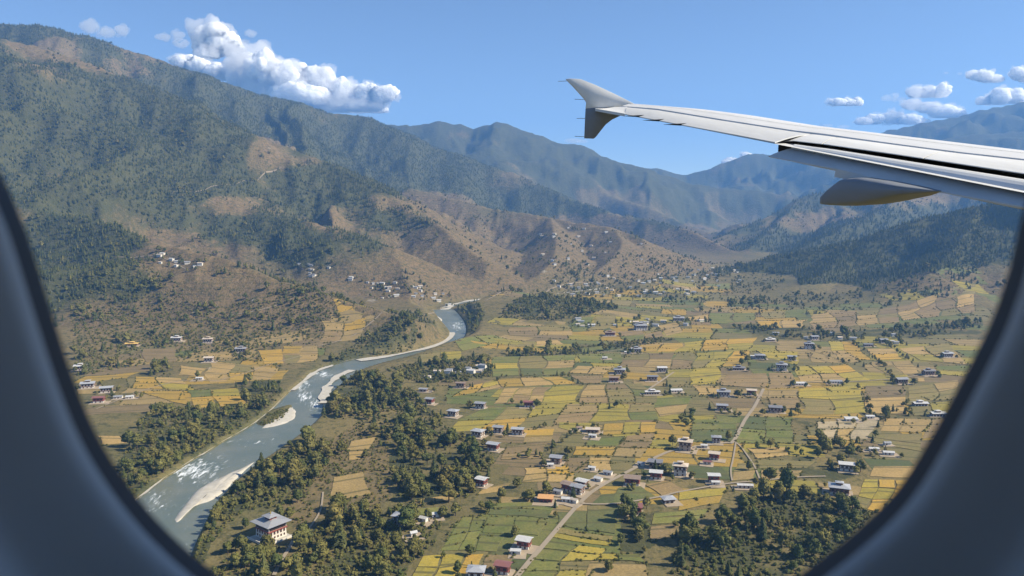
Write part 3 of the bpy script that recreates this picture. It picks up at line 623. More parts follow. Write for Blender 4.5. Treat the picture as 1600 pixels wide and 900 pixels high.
def house(px, py, w, d, rz, style, roof, label, name='farmhouse', cat='house', group='houses on the valley floor', hill=False, storeys=2, detail=True):
    x, y = hit(px, py) if hill else gr(px, py)
    z = float(gz(x, y)); z = max(z, FLOOR) if not hill else z
    root = empty(name, (x, y, z - 0.1), rz); HOUSES.append((x, y, max(w, d) * 0.62, rz))
    tag(root, label, cat, group)
    wall = M['mud_wall'] if style in 'm' else M['white_wall']; tim = M['red_timber'] if style == 'r' else M['timber']
    S1 = 2.6; H = S1 * storeys
    yw, yd = w * .5 + random.uniform(2, 5), d * .5 + random.uniform(2, 5); ox, oy = random.uniform(-2, 2), -random.uniform(0, 3)
    MB().box(-yw + ox, yw + ox, -yd + oy, yd + oy, -.9, .62 if not hill else .1).build('yard', M['yard'], root)
    if style == 's':                            # shed
        H = 2.9; MB().box(-w / 2, w / 2, -d / 2, d / 2, -.8, H).build('wall', wall, root)
        b = MB(); roof_mesh(b, w, d, H, 1.0, 0.5, 'gable' if w < 12 else 'mono', 0.15); b.build('roof', ROOF[roof], root)
        for i in range(int(w // 3.2)):
            o = bpy.data.objects.new('window', WIN['n']); C.objects.link(o); o.parent = root; o.location = (-w / 2 + 1.7 + i * 3.2, -d / 2 - .04, 1.0)
        if w < 12:
            for sgn in (-1, 1): MB().poly([(sgn * (w / 2 - .02), -d / 2, H), (sgn * (w / 2 - .02), d / 2, H), (sgn * (w / 2 - .02), 0, H + .95)]).build('gable', wall, root)
        return root
    low = MB().box(-w / 2, w / 2, -d / 2, d / 2, -.8, H - S1, 0, 0.12 * (storeys - 1)); low.build('wall', wall, root)
    up = MB(); q = 0.28                         # upper storey: timber bay with pale panels, standing a little proud
    up.box(-w / 2 - q, w / 2 + q, -d / 2 - q, d / 2 + q, H - S1, H - S1 + .35, 0); up.box(-w / 2 - q, w / 2 + q, -d / 2 - q, d / 2 + q, H - .35, H, 0)
    up.box(-w / 2 + .05, w / 2 - .05, -d / 2 + .05, d / 2 - .05, H - S1 + .35, H - .35, 1)
    up.build('upper_storey', [tim, wall if style in 'wm' else tim], root)
    def wins(side, L, zz, kind, n):
        for i in range(n):
            t = (i + .5) / n * L - L / 2
            o = bpy.data.objects.new('window', WIN[kind]); C.objects.link(o); o.parent = root
            if side == 'f': o.location = (t, -d / 2 - (.06 if zz < H - S1 else -.02), zz)
            elif side == 'r': o.location = (w / 2 + (.06 if zz < H - S1 else -.02), t, zz); o.rotation_euler = (0, 0, math.pi / 2)
            elif side == 'l': o.location = (-w / 2 - (.06 if zz < H - S1 else -.02), t, zz); o.rotation_euler = (0, 0, -math.pi / 2)
    if detail:
        for sd_, L in (('f', w), ('r', d), ('l', d)):
            wins(sd_, L - .6, H - S1 + .55, 'w', max(2, int(L // 3.0)))
            for s in range(storeys - 1): wins(sd_, L - 1.5, s * S1 + .9, 'n', max(2, int(L // 4.2)))
    # open drying loft under a raised roof
    lf = 0.9; b = MB()
    for sx in (-1, 0, 1):
        for sy in (-1, 1): b.box(sx * (w / 2 - .4) - .12, sx * (w / 2 - .4) + .12, sy * (d / 2 - .4) - .12, sy * (d / 2 - .4) + .12, H, H + lf)
    b.box(-w / 2 + 1.2, w / 2 - 1.2, -d / 2 + 1.2, d / 2 - 1.2, H, H + lf + .6); b.build('loft', tim, root)
    kind = 'hip' if style in 'wh' and w < d * 1.35 else 'gable'
    b = MB(); roof_mesh(b, w, d, H + lf, min(w, d) * 0.17, 1.3, kind); r = b.build('roof', ROOF[roof], root)
    zt = H + lf + min(w, d) * 0.17
    if storeys >= 3 or w >= 13:                 # lantern with its own little roof
        lw = w * 0.34; MB().box(-lw / 2, lw / 2, -lw / 2.6, lw / 2.6, zt - .6, zt + 1.2).build('lantern', tim, r)
        b = MB(); roof_mesh(b, lw, lw / 1.3, zt + 1.2, lw * .16, .9, 'hip'); b.build('lantern_roof', ROOF[roof], r)
    return root

# the big manor by the river
def manor(px, py):
    x, y = gr(px, py); z = FLOOR; rz = math.radians(-38)
    root = empty('manor_house', (x, y, z + .3), rz); HOUSES.append((x, y, 19, rz))
    tag(root, 'large white three-storey manor with grey two-tiered hip roof above the river bank', 'house')
    w, d = 15.0, 13.6
    MB().box(-w / 2 - 2, w / 2 + 4, -d / 2 - 5, d / 2 + 2, -2, .25).build('terrace', M['stone'], root)
    MB().box(-w / 2, w / 2, -d / 2, d / 2, .25, 6.2, 0, .25).build('wall', M['white_wall'], root)
    b = MB(); b.box(-w / 2 - .5, w / 2 + .5, -d / 2 - .5, d / 2 + .5, 6.2, 6.7); b.box(-w / 2 - .5, w / 2 + .5, -d / 2 - .5, d / 2 + .5, 9.2, 9.6); b.build('cornice', M['red_timber'], root)
    MB().box(-w / 2 + .1, w / 2 - .1, -d / 2 + .1, d / 2 - .1, 6.7, 9.2).build('upper_storey', M['white_wall'], root)
    for sd_, L in (('f', w), ('r', d), ('l', d)):
        for lev, zz, k, n, sc in ((0, 1.2, 'n', 5, 1), (1, 3.8, 'd', 5, 1), (2, 6.9, 'w', 6, 1.15)):
            for i in range(n):
                t = (i + .5) / n * (L - 1.2) - (L - 1.2) / 2
                o = bpy.data.objects.new('window', WIN[k]); C.objects.link(o); o.parent = root; o.scale = (sc, 1, sc)
                e = 0.04 if lev < 2 else -.06
                e -= .04 * zz if lev < 2 else 0
                if sd_ == 'f': o.location = (t, -d / 2 - e, zz)
                else:
                    s = 1 if sd_ == 'r' else -1; o.location = (s * (w / 2 + e), t, zz); o.rotation_euler = (0, 0, s * math.pi / 2)
        for i in range(7):                      # balcony brackets
            t = (i + .5) / 7 * L - L / 2
            m_ = MB()
            if sd_ == 'f': m_.box(t - .12, t + .12, -d / 2 - .9, -d / 2 - .1, 5.9, 6.2)
            else:
                s = 1 if sd_ == 'r' else -1; m_.box(min(s * (w / 2 + .1), s * (w / 2 + .9)), max(s * (w / 2 + .1), s * (w / 2 + .9)), t - .12, t + .12, 5.9, 6.2)
            m_.build('bracket', M['red_timber'], root)
    MB().box(-w / 2 + 1, w / 2 - 1, -d / 2 + 1, d / 2 - 1, 9.6, 10.6).build('loft', M['timber'], root)
    b = MB(); roof_mesh(b, w, d, 10.4, 2.1, 2.6, 'hip', .3); r = b.build('roof', ROOF['g'], root)
    b = MB().box(-2.8, 2.8, -2.6, 2.6, 11.6, 14.2); b.build('lantern', M['red_timber'], r)
    for t in (-1.4, 1.4):
        o = bpy.data.objects.new('window', WIN['w']); C.objects.link(o); o.parent = r; o.location = (t, -2.62, 12.3); o.scale = (.9, 1, .8)
    b = MB(); roof_mesh(b, 5.6, 5.2, 14.2, 1.1, 1.6, 'hip', .25); b.build('lantern_roof', ROOF['g'], r)
    f = bmesh.new(); bmesh.ops.create_cone(f, cap_ends=True, segments=10, radius1=.5, radius2=.05, depth=2.2, matrix=Matrix.Translation((0, 0, 16.5)))
    me = bpy.data.meshes.new('finial'); f.to_mesh(me); f.free(); me.materials.append(M['gold']); o = bpy.data.objects.new('finial', me); C.objects.link(o); o.parent = r
    # walled forecourt
    for x0, x1, y0, y1 in ((-w / 2 - 2, w / 2 + 4.4, -d / 2 - 5.4, -d / 2 - 5), (w / 2 + 4, w / 2 + 4.4, -d / 2 - 4.99, d / 2 + 2)):
        MB().box(x0, x1, y0, y1, -1.5, 1.3).build('forecourt_wall', M['white_wall'], root)
manor(424, 838)
R = math.radians
HL = [
 (1071,703,14,11,-.35,'m','t',3,'tall brown three-storey farmhouse with pale lantern roof beside the tree clump'), (1024,731,13,10,-.3,'m','d',2,'dark grey roofed farmhouse just above the red house by the road'),
 (1025,748,11,8,-.25,'r','w',2,'red timber house with white roof between two farmhouses by the road'), (1063,742,13,10,-.3,'w','t',3,'tall farmhouse with pale roof right of the red white-roofed house'),
 (988,757,14,10,-.25,'r','b',2,'brown roofed timber farmhouse at the road bend'), (1116,718,10,8,-.35,'r','t',2,'small red walled house with pale roof above the lane fork'),
 (1115,753,10,7,-.1,'r','w',2,'red house with bright white roof beside the lower lane'), (1044,785,10,8,.2,'w','l',1,'pale blue roofed low house at the lane edge'),
 (991,802,12,9,-.15,'r','r',2,'dark red house with white base above the small grove'), (1322,735,13,9,-.3,'w','w',2,'white roofed house among trees above the grey hip-roofed one'),
 (1311,771,17,13,-.35,'h','l',2,'big pale grey hip-roofed house beside the yellow terraced fields'), (1119,692,9,7,-.2,'w','g',2,'small grey roofed house at the track junction'),
 (1211,644,15,11,-.2,'m','d',2,'grey roofed farmhouse in front of the yellow-green fields'), (1130,619,17,12,-.15,'w','g',2,'broad grey roofed farmhouse left of the brown ploughed field'),
 (1174,617,12,9,-.2,'r','t',2,'pinkish house right of the broad grey roofed farmhouse'), (1221,579,16,13,-.25,'w','g',3,'tall white farmhouse standing above the brown ploughed fields'),
 (1187,561,16,12,-.2,'w','g',2,'white farmhouse with grey lantern roof next to two dark trees'), (1264,545,16,12,-.2,'w','g',3,'white farmhouse at the end of the tree band'),
 (1154,578,18,10,-.1,'m','d',1,'wide low grey roofed farmhouse on the gold field edge'), (1237,563,14,9,-.2,'w','g',2,'grey roofed house behind the tall white farmhouse'),
 (1272,531,14,10,.1,'w','g',2,'small grey roofed house inside the tree band'), (1203,533,18,10,.1,'w','w',1,'low pale house at the left end of the tree band'),
 (1380,536,14,10,0,'w','g',2,'grey house at the end of the hedge line right of centre'), (1356,541,16,8,0,'w','d',1,'low dark house left of the hedge-end house'),
 (1479,558,18,12,.1,'w','l',2,'pale house near the window edge by the green field'), (1450,586,17,11,.1,'m','d',2,'dark roofed house by the pale track near the window edge'),
 (1408,599,16,11,.1,'m','g',2,'grey house shaded by trees where the hedge meets the track'), (1437,634,18,9,0,'w','w',1,'white roofed long house above the olive field near the window edge'),
 (1465,650,17,9,0,'w','w',1,'white roofed house nearest the window edge'), (1128,641,13,9,-.2,'m','g',2,'grey roofed house left of the lane above green fields'),
 (747,682,13,10,-.45,'w','l',2,'white house with blue-grey roof at the wood edge'), (779,676,11,8,-.3,'w','g',2,'grey roofed house between two white houses at the wood edge'),
 (809,679,13,8,-.2,'w','l',2,'white house with pale roof at the right end of the wood-edge hamlet'), (771,703,12,8,-.4,'r','l',2,'pink and white house with pale roof below the wood-edge hamlet'),
 (869,724,11,9,-.3,'m','g',2,'grey roofed house above the orange stubble field'), (926,675,15,9,-.15,'m','t',1,'tan roofed farm building above the bright green field'),
 (708,650,12,9,-.4,'w','l',2,'white house with pale roof left of the olive fields'), (751,638,13,9,-.3,'w','g',2,'grey roofed house at the corner of the gold and green fields'),
 (672,631,10,8,-.4,'r','g',2,'small red house at the upper edge of the dense wood'), (826,636,12,8,-.1,'r','r',2,'red roofed farmstead among the tan stubble fields'),
 (720,606,13,8,-.2,'m','b',2,'brown house left of the gold fields'), (662,612,11,7,-.2,'w','g',1,'small pale house beside the hamlet trees'),
 (968,584,17,13,-.15,'w','g',2,'white farmhouse with lantern roof amid tan fields'), (1034,581,14,10,0,'w','w',2,'white roofed house at the top of the pale lane'),
 (1019,616,20,7,.05,'w','w',1,'long white roofed row at the foot of the pale lane'), (1019,595,15,9,0,'m','d',2,'dark roofed house beside the pale lane'),
 (959,597,14,8,0,'r','b',2,'brown timber farmstead below the white lantern-roofed farmhouse'), (994,551,18,11,0,'w','g',2,'grey house alone below the burnt brown ground'),
 (1001,516,26,22,.1,'w','g',3,'massive white fortress-like building with grey roof far out in the fields'), (1060,503,24,15,0,'w','g',2,'pale cluster house right of the massive fortress-like building'),
 (953,525,20,12,0,'r','b',2,'brown roofed house on the reddish bare ground'), (753,759,9,7,-.5,'r','w',2,'small red and white house on the edge of the near wood'),
 (853,783,12,9,-.15,'r','o',1,'orange roofed house at the lower end of the roadside village'), (888,767,11,8,-.6,'r','b',2,'brown roofed house in the middle of the roadside village'),
 (903,771,11,8,-.6,'w','g',2,'grey roofed house against the road in the roadside village'), (910,757,10,7,-.6,'w','w',1,'white roofed house at the back of the roadside village'),
 (819,856,10,8,-.35,'r','w',2,'red house with flat white roof beside the main road'), (786,896,10,7,-.3,'r','r',2,'red roofed house at the bottom edge beside the road'),
 (744,904,11,9,-.1,'w','l',2,'pale flat-roofed house cut by the bottom edge'), (624,817,9,8,-.3,'w','l',2,'white house with pale roof beside the near wood'),
 (126,579,17,12,.3,'w','w',2,'white house topmost of the hamlet at the left window edge'), (138,606,18,13,.3,'w','l',2,'big white house with pale roof in the hamlet at the left window edge'),
 (167,613,16,11,.3,'w','l',2,'white house right of the biggest one in the left hamlet'), (155,629,14,9,.2,'r','r',2,'red roofed house lowest in the left hamlet'),
 (207,547,22,9,.1,'m','y',1,'golden roofed open barn below the left hillside'), (277,542,18,11,.1,'w','w',2,'white house with grove behind at the foot of the left hillside'),
 (326,544,17,11,.1,'w','t',2,'pale house between two white ones at the foot of the left hillside'), (377,555,18,12,.1,'w','g',2,'grey roofed white house on the gold left-bank fields'),
 (327,567,15,11,.1,'w','t',2,'tall white house below the others on the left-bank fields'),
]
for px, py, w, d, rz, st, rf_, n, lab in HL:
    house(px, py, w * .78, d * .78, rz, st, rf_, lab, storeys=n, name='village_house' if st in 'rw' else 'farmhouse')
SH = [(872,772,9,5,-.5,'g','grey shed behind the orange roofed house'), (897,786,8,5,-.6,'t','tan shed at the road corner of the roadside village'), (935,752,9,6,-.6,'w','white shed by the road above the roadside village'), (950,742,10,6,-.5,'g','grey shed by the road halfway to the farmhouses'), (1100,700,8,5,-.2,'w','white shed near the track junction'), (1002,728,8,5,-.4,'g','grey shed left of the dark roofed farmhouse'), (925,735,8,5,-.3,'w','white shed at the field edge above the roadside village'), (1164,763,17,5,-.1,'w','long white roofed shed by the trees on the lower lane'), (1330,658,18,9,-.05,'w','larger white roofed hall beside the sandy yards'), (1359,654,12,6,-.05,'w','smaller white roofed shed next to the white roofed hall'),
 (1118,758,9,4,-.05,'w','white annex shed under the red house by the lower lane'), (1105,726,10,4,-.3,'r','red roofed shed below the small red walled house'), (886,784,11,6,-.2,'w','white roofed shed at the junction in the roadside village'),
 (806,866,9,5,-.1,'w','white roofed shed in front of the flat-roofed red house'), (662,815,8,5,-.5,'w','white shed left in the clearing by the near wood'), (680,808,7,5,.3,'w','small white shed right in the clearing by the near wood'),
 (646,838,6,4,.5,'w','tiny white shed among trees at the bottom'), (1251,602,20,6,-.05,'w','long low shed on the pale track, left one'), (1305,599,24,6,-.05,'g','long low shed on the pale track, right one'),
 (1365,705,12,6,-.1,'w','leftmost pale shed of the farmyard below the sandy yards'), (1388,711,13,6,-.2,'w','rightmost pale shed of the farmyard below the sandy yards'), (1386,696,9,5,.1,'g','grey shed behind the farmyard below the sandy yards'),
 (926,684,10,5,-.3,'w','white shed below the tan roofed farm building'), (905,672,8,4,.2,'b','brown shed left of the tan roofed farm building'), (1178,559,15,5,-.1,'w','white shed against the farmhouse with two dark trees'),
 (860,730,7,4,0,'w','small white shed beside the house above the orange field'), (185,623,13,7,.2,'g','grey shed in the left hamlet'), (203,623,12,7,.3,'w','white shed at the right end of the left hamlet'), (312,594,12,6,.1,'w','white shed by the path on the left-bank fields'),
 (1057,613,20,6,.1,'w','white shed right of the long row at the pale lane'), (980,553,12,5,0,'w','white shed left of the grey house alone'), (945,562,10,5,0,'w','tiny white shed at the hedge crossing')]
for px, py, w, d, rz, rf_, lab in SH: house(px, py, w * .68, d * .68, rz, 's', rf_, lab, name='shed', cat='shed', group='sheds on the valley floor')

# far hamlets: houses a few pixels across
def tiny(n, seedx):
    b = MB().box(-5, 5, -4, 4, -2, 5); wl_ = b.build('wall', M['white_wall'], link=False).data
    b = MB(); roof_mesh(b, 10, 8, 5, 1.6, 1.0, 'gable'); return wl_, b.build('roof', ROOF['w'], link=False).data, None
TW, TR, _ = tiny(0, 0)
TRg = TR.copy(); TRg.materials.clear(); TRg.materials.append(ROOF['g']); TRt = TR.copy(); TRt.materials.clear(); TRt.materials.append(ROOF['t'])
HAM = [([(560,440),(640,445),(740,470),(700,482),(600,470)], 26, 'tiny pale house in the hamlet on the brown slope above the river bend', 'hamlet above the river bend'),
       ([(860,440),(1000,428),(1150,415),(1180,440),(1080,462),(900,470)], 60, 'tiny pale house scattered across the far end of the valley floor', 'far valley houses'),
       ([(800,380),(900,350),(1040,390),(1000,415),(840,415)], 22, 'tiny pale house on the terraced brown mountain', 'houses on the terraced mountain'),
       ([(790,508),(900,500),(1000,498),(1120,500),(1120,520),(1000,512),(800,514)], 18, 'tiny pale house beside the dark wooded hillock', 'houses by the hillock'),
       ([(650,585),(760,570),(765,580),(680,596)], 12, 'tiny pale house half hidden in the hamlet trees right of the river', 'hamlet among trees'),
       ([(225,392),(262,396),(330,420),(300,425),(240,410)], 9, 'tiny pale house on the hill terraces above the left hamlet', 'hill terrace houses'),
       ([(450,410),(520,420),(560,440),(520,455)], 12, 'tiny pale house on the shaded slope left of the brown spur', 'slope houses'),
       ([(1180,520),(1420,525),(1440,545),(1300,535)], 8, 'tiny pale house near the long tree band', 'houses near the tree band')]
for poly, n, lab, grp in HAM:
    xs = [p[0] for p in poly]; ys = [p[1] for p in poly]; k = 0; tries = 0
    while k < n and tries < 4000:
        tries += 1
        px, py = random.uniform(min(xs), max(xs)), random.uniform(min(ys), max(ys))
        if not in_poly(np.array([px]), np.array([py]), poly)[0]: continue
        x, y, z = hitz(px, py)
        if y > 4200 or rdist(x, y) < 20: continue
        root = empty('distant_house', (x, y, z), random.uniform(-.5, .5)); s = random.uniform(.45, .85); root.scale = (s * random.uniform(.9, 1.5), s, s)
        tag(root, lab, 'house', grp); HOUSES.append((x, y, 9, 0))
        for nm, me in (('wall', TW), ('roof', random.choice((TR, TRg, TRg, TRt)))):
            o = bpy.data.objects.new(nm, me); C.objects.link(o); o.parent = root
        k += 1

# ------------------------------------------------------------------ the rest of the patchwork: small plots between the larger fields
def not_in_field(x, y):
    ok = np.ones(x.shape, bool)
    for P, cr in PARCELS:
        lo, hi = P.min(0), P.max(0); m = (x > lo[0]) & (x < hi[0]) & (y > lo[1]) & (y < hi[1])
        if m.any(): ok[m] &= ~in_poly(x[m], y[m], P)
    return ok
ROADP = np.vstack([resample(np.array([gr(*p) for p in P]), len(P) * 12) for P, w in ROADS])
PLAIN = np.array([gr(*p) for p in [(620,920),(700,800),(780,760),(760,700),(690,640),(640,600),(600,572),(735,535),(770,500),(800,470),(900,455),(1100,440),(1180,470),(1300,478),(1545,450),(1600,520),(1560,640),(1440,760),(1370,820),(1180,780),(1050,850),(1040,920)]])
PLAIN2 = np.array([gr(*p) for p in [(110,560),(250,540),(400,540),(520,515),(620,492),(650,500),(560,545),(480,578),(440,600),(380,622),(280,632),(200,690),(150,700)]])
pv_, pf_, pm_, pr_ = [], [], [], []; CR = 'gynobtds'
for poly, rot, wts in ((PLAIN, -.16, (.15, .19, .15, .2, .12, .12, .06, .01)), (PLAIN2, .25, (.2, .06, .1, .14, .16, .3, .0, .04))):
    ca, sa = math.cos(rot), math.sin(rot); q = poly @ np.array([[ca, sa], [-sa, ca]]).T; lo, hi = q.min(0), q.max(0)
    v = lo[1]
    while v < hi[1]:
        hgt = random.uniform(.75, 1.3) * (21 + v / 50); uu = lo[0]
        while uu < hi[0]:
            wid = random.uniform(.7, 1.5) * (32 + v / 40); sk = random.uniform(-3, 3)
            c4 = np.array([(uu + sk, v), (uu + wid + sk, v + random.uniform(-2, 2)), (uu + wid, v + hgt), (uu, v + hgt + random.uniform(-2, 2))]) @ np.array([[ca, sa], [-sa, ca]])
            c4 = np.array([p for p in c4]); ctr = c4.mean(0); uu += wid
            smp = np.vstack([ctr + (c4 - ctr) * f for f in (.82, .4)] + [ctr[None]])
            if not in_poly(smp[:, 0], smp[:, 1], poly).all(): continue
            if not (not_in_field(smp[:, 0], smp[:, 1])).any(): continue
            if rdist(smp[:, 0], smp[:, 1]).min() < 12: continue
            if any(in_poly(ctr[None, 0], ctr[None, 1], WPOLY[w[0]])[0] for w in WOODS if w[2] > .3): continue
            if random.random() < .05: continue
            g_ = .35 + np.linalg.norm(ctr) / 2200; b0 = len(pv_); ring_ = []
            for k in range(4):
                for t in (0, .25, .5, .75):
                    p = c4[k] * (1 - t) + c4[(k + 1) % 4] * t
                    ring_.append(p + np.array([9 * noise2(p[0:1] / 60, p[1:2] / 60, 301)[0], 9 * noise2(p[0:1] / 60, p[1:2] / 60, 302)[0]]) + RNG.normal(0, .25, 2))
            zt = random.uniform(.05, .16); tops = []
            for p in ring_:
                d = p - ctr; Ln = np.linalg.norm(d); p = ctr + d * max(.4, (Ln - g_) / Ln); tops.append(p)
            for off, ex_ in ((zt, 0), (-1.2, .3)):
                for p in tops:
                    d = p - ctr; p2 = p + d / np.linalg.norm(d) * ex_; pv_.append((p2[0], p2[1], float(gz(*p)) + off))
            n = len(tops); e1 = (c4[1] - c4[0]) / np.linalg.norm(c4[1] - c4[0]); k0 = random.uniform(0, 900)
            for p in list(tops) * 2: pr_.append((np.dot(p - ctr, e1) + k0, np.dot(p - ctr, (-e1[1], e1[0])) + k0, 0))
            fq = float(noise2(ctr[0:1] / 150, ctr[1:2] / 230, 333)[0]); pref = (0, 1) if fq > .25 else (5, 4) if fq < -.35 else (2, 3)
            cr = random.choice(pref) if random.random() < .6 and poly is PLAIN else random.choices(range(8), wts)[0]
            pf_.append(tuple(b0 + k for k in range(n))); pm_.append(cr)
            for k in range(n): pf_.append((b0 + k, b0 + n + k, b0 + n + (k + 1) % n, b0 + (k + 1) % n)); pm_.append(8)
            EDGES.append((ring_, np.linalg.norm(ctr)))
        v += hgt
o = mesh_obj('field_patchwork', pv_, pf_, [FM[c] for c in CR] + [M['bund']], GROUND, mi=pm_); tag(o, kind='stuff')
ra = o.data.attributes.new('rows', 'FLOAT_VECTOR', 'POINT'); ra.data.foreach_set('vector', np.array(pr_, np.float32).ravel())
bm = bmesh.new(); bm.from_mesh(o.data); bmesh.ops.recalc_face_normals(bm, faces=bm.faces); bm.to_mesh(o.data); bm.free(); print('plots', sum(1 for m in pm_ if m < 8), 'parcels', len(PARCELS))

# ------------------------------------------------------------------ trees
def ico(sub):
    b = bmesh.new(); bmesh.ops.create_icosphere(b, subdivisions=sub, radius=1); b.verts.ensure_lookup_table()
    v = np.array([q.co[:] for q in b.verts]); f = np.array([[w.index for w in q.verts] for q in b.faces]); b.free(); return v, f
IV, IF = ico(2); IV1, IF1 = ico(1)
def trunk_geo(rg, h, r, top):
    vs, fs = [], []
    def limb(a, b, r0, r1, n=6):
        a = np.array(a, float); b = np.array(b, float); d = (b - a) / np.linalg.norm(b - a); s = np.cross(d, (0.31, 0.95, 0.1)); s /= np.linalg.norm(s); t = np.cross(d, s); o = len(vs)
        for p, r_ in ((a, r0), (b, r1)):
            for i in range(n):
                an = 2 * math.pi * i / n; vs.append(tuple(p + r_ * (math.cos(an) * s + math.sin(an) * t)))
        for i in range(n): fs.append((o + i, o + (i + 1) % n, o + n + (i + 1) % n, o + n + i))
    m = (rg.uniform(-.2, .2), rg.uniform(-.2, .2), h * .5)
    limb((0, 0, -.8), m, r, r * .75); limb(m, (m[0] * 1.5, m[1] * 1.5, top), r * .75, r * .2)
    for k in range(4):
        an = k * 1.6 + rg.uniform(0, 1); L = h * .3
        limb((m[0], m[1], h * (.38 + .09 * k)), (math.cos(an) * L, math.sin(an) * L, h * (.6 + .07 * k)), r * .4, r * .12, 5)
    return vs, fs
def broad_geo(rg, h, w, nl, leaves, sub):
    V, Fc = [], []; n = 0; bv, bf = (IV, IF) if sub == 2 else (IV1, IF1)
    cen = []
    for k in range(nl):
        an = rg.uniform(0, 6.28); rr = w * .5 * math.sqrt(rg.uniform(0, .55)); zz = h * rg.uniform(.36, .80)
        cen.append((rr * math.cos(an) * (1.15 - zz / h * .5), rr * math.sin(an) * (1.15 - zz / h * .5), zz, w * rg.uniform(.17, .27)))
    cen.append((0, 0, h * .82, w * .22)); cen.append((0, 0, h * .55, w * .33))
    for cx, cy, cz, r in cen:
        p = bv * (1 + .30 * noise3(bv * 2.3 + cx * 7 + cz, 3))[:, None] * np.array([r, r, r * .85]) + (cx, cy, cz)
        V.append(p); Fc += [tuple(int(q) + n for q in f) for f in bf]; n += len(p)
    L = []
    for k in range(leaves):
        cx, cy, cz, r = cen[rg.integers(len(cen))]; d = rg.normal(size=3); d /= np.linalg.norm(d); d[2] = abs(d[2]) * .8 + d[2] * .2
        c = np.array((cx, cy, cz)) + d * r * rg.uniform(.9, 1.32); s = w * rg.uniform(.035, .085)
        a = np.cross(d + rg.normal(size=3) * .7, rg.normal(size=3)); a /= np.linalg.norm(a); b = np.cross(a, d + rg.normal(size=3) * .5); b /= np.linalg.norm(b) + 1e-9
        L += [c - a * s, c + b * s * .8, c + a * s, c - b * s * .8]; Fc.append((n, n + 1, n + 2, n + 3)); n += 4
    return [tuple(v) for p in V for v in p] + [tuple(v) for v in L], Fc
def pine_geo(rg, h, w, tiers, leaves):
    V, Fc = [], []
    for k in range(tiers):
        t = k / tiers; z0 = h * (.14 + .8 * t); r = w * .5 * (1 - t) ** .8 * rg.uniform(.85, 1.15) + .12; n = 9; o = len(V)
        ox, oy = rg.normal(size=2) * w * .03
        for i in range(n):
            an = 6.283 * (i + .5 * (k % 2)) / n; q = r * (1.15 if i % 2 else .72) * rg.uniform(.85, 1.15); V.append((ox + q * math.cos(an), oy + q * math.sin(an), z0 - r * .25 * (i % 2) + rg.normal() * .1))
        V.append((ox, oy, z0 + h * .9 / tiers + r * .35))
        for i in range(n): Fc.append((o + i, o + (i + 1) % n, o + n))
        for i in range(n // 2): pass
    for k in range(leaves):
        t = rg.uniform(0, .95); r = w * .5 * (1 - t) ** .8 * rg.uniform(.7, 1.1); an = rg.uniform(0, 6.28); c = np.array((r * math.cos(an), r * math.sin(an), h * (.12 + .85 * t))); s = w * .09; o = len(V)
        a = rg.normal(size=3); a /= np.linalg.norm(a); b = np.cross(a, rg.normal(size=3)); b /= np.linalg.norm(b)
        V += [tuple(c - a * s), tuple(c + b * s), tuple(c + a * s)]; Fc.append((o, o + 1, o + 2))
    return V, Fc
rg = np.random.default_rng(11)
KINDS = []                                      # (trunk mesh, crown mesh, name)
for k in range(10):
    pine = k >= 8
    h = 9.0 if not pine else 12.0
    tv, tf = trunk_geo(rg, h * .8, .28, h * .72)
    cv, cf = pine_geo(rg, h, 5.0, 9, 160) if pine else broad_geo(rg, h, rg.uniform(6.5, 8.5), 9, 420, 2)
    KINDS.append((mesh_obj('trunk', tv, tf, [M['bark']], link=False).data, mesh_obj('crown', cv, cf, [M['leaf_c'] if pine else M['leaf_b'] if k in (3, 6) else M['leaf_a']], link=False).data, 'pine_tree' if pine else 'broadleaf_tree'))
def mass_collection(name, specs):
    col = bpy.data.collections.new(name)
    for i, (v, f, mats, mi) in enumerate(specs):
        o = mesh_obj(f'{name}_{i:02d}', v, f, mats, mi=mi, link=False); col.objects.link(o)
    return col
def combined(tv, tf, cv, cf, leaf):
    n = len(tv); return (list(tv) + list(cv), list(tf) + [tuple(i + n for i in f) for f in cf], [M['bark'], leaf], [0] * len(tf) + [1] * len(cf))
broad_specs, pine_specs, shrub_specs = [], [], []
for k in range(6):
    tv, tf = trunk_geo(rg, 7, .25, 6.4); cv, cf = broad_geo(rg, 9, rg.uniform(6.5, 8.5), 6, 150, 1); broad_specs.append(combined(tv, tf, cv, cf, M['leaf_b'] if k == 4 else M['leaf_a']))
for k in range(5):
    tv, tf = trunk_geo(rg, 7, .22, 8); cv, cf = pine_geo(rg, 12, rg.uniform(4.5, 6.0), 6, 40); pine_specs.append(combined(tv[:12], tf[:6], cv, cf, M['leaf_c'] if k else M['leaf_a']))
for k in range(4):
    cv, cf = broad_geo(rg, 2.4, 3.2, 3, 60, 1); cv = [(a, b, c - .7) for a, b, c in cv]; shrub_specs.append((cv, cf, [M['leaf_b'] if k == 1 else M['leaf_a']], None))
COL_B = mass_collection('broadleaf_source', broad_specs + [(np.array(q[0]) * .8, q[1], q[2], q[3]) for q in pine_specs[1:3]]); COL_P = mass_collection('pine_source', pine_specs); COL_S = mass_collection('shrub_source', shrub_specs)
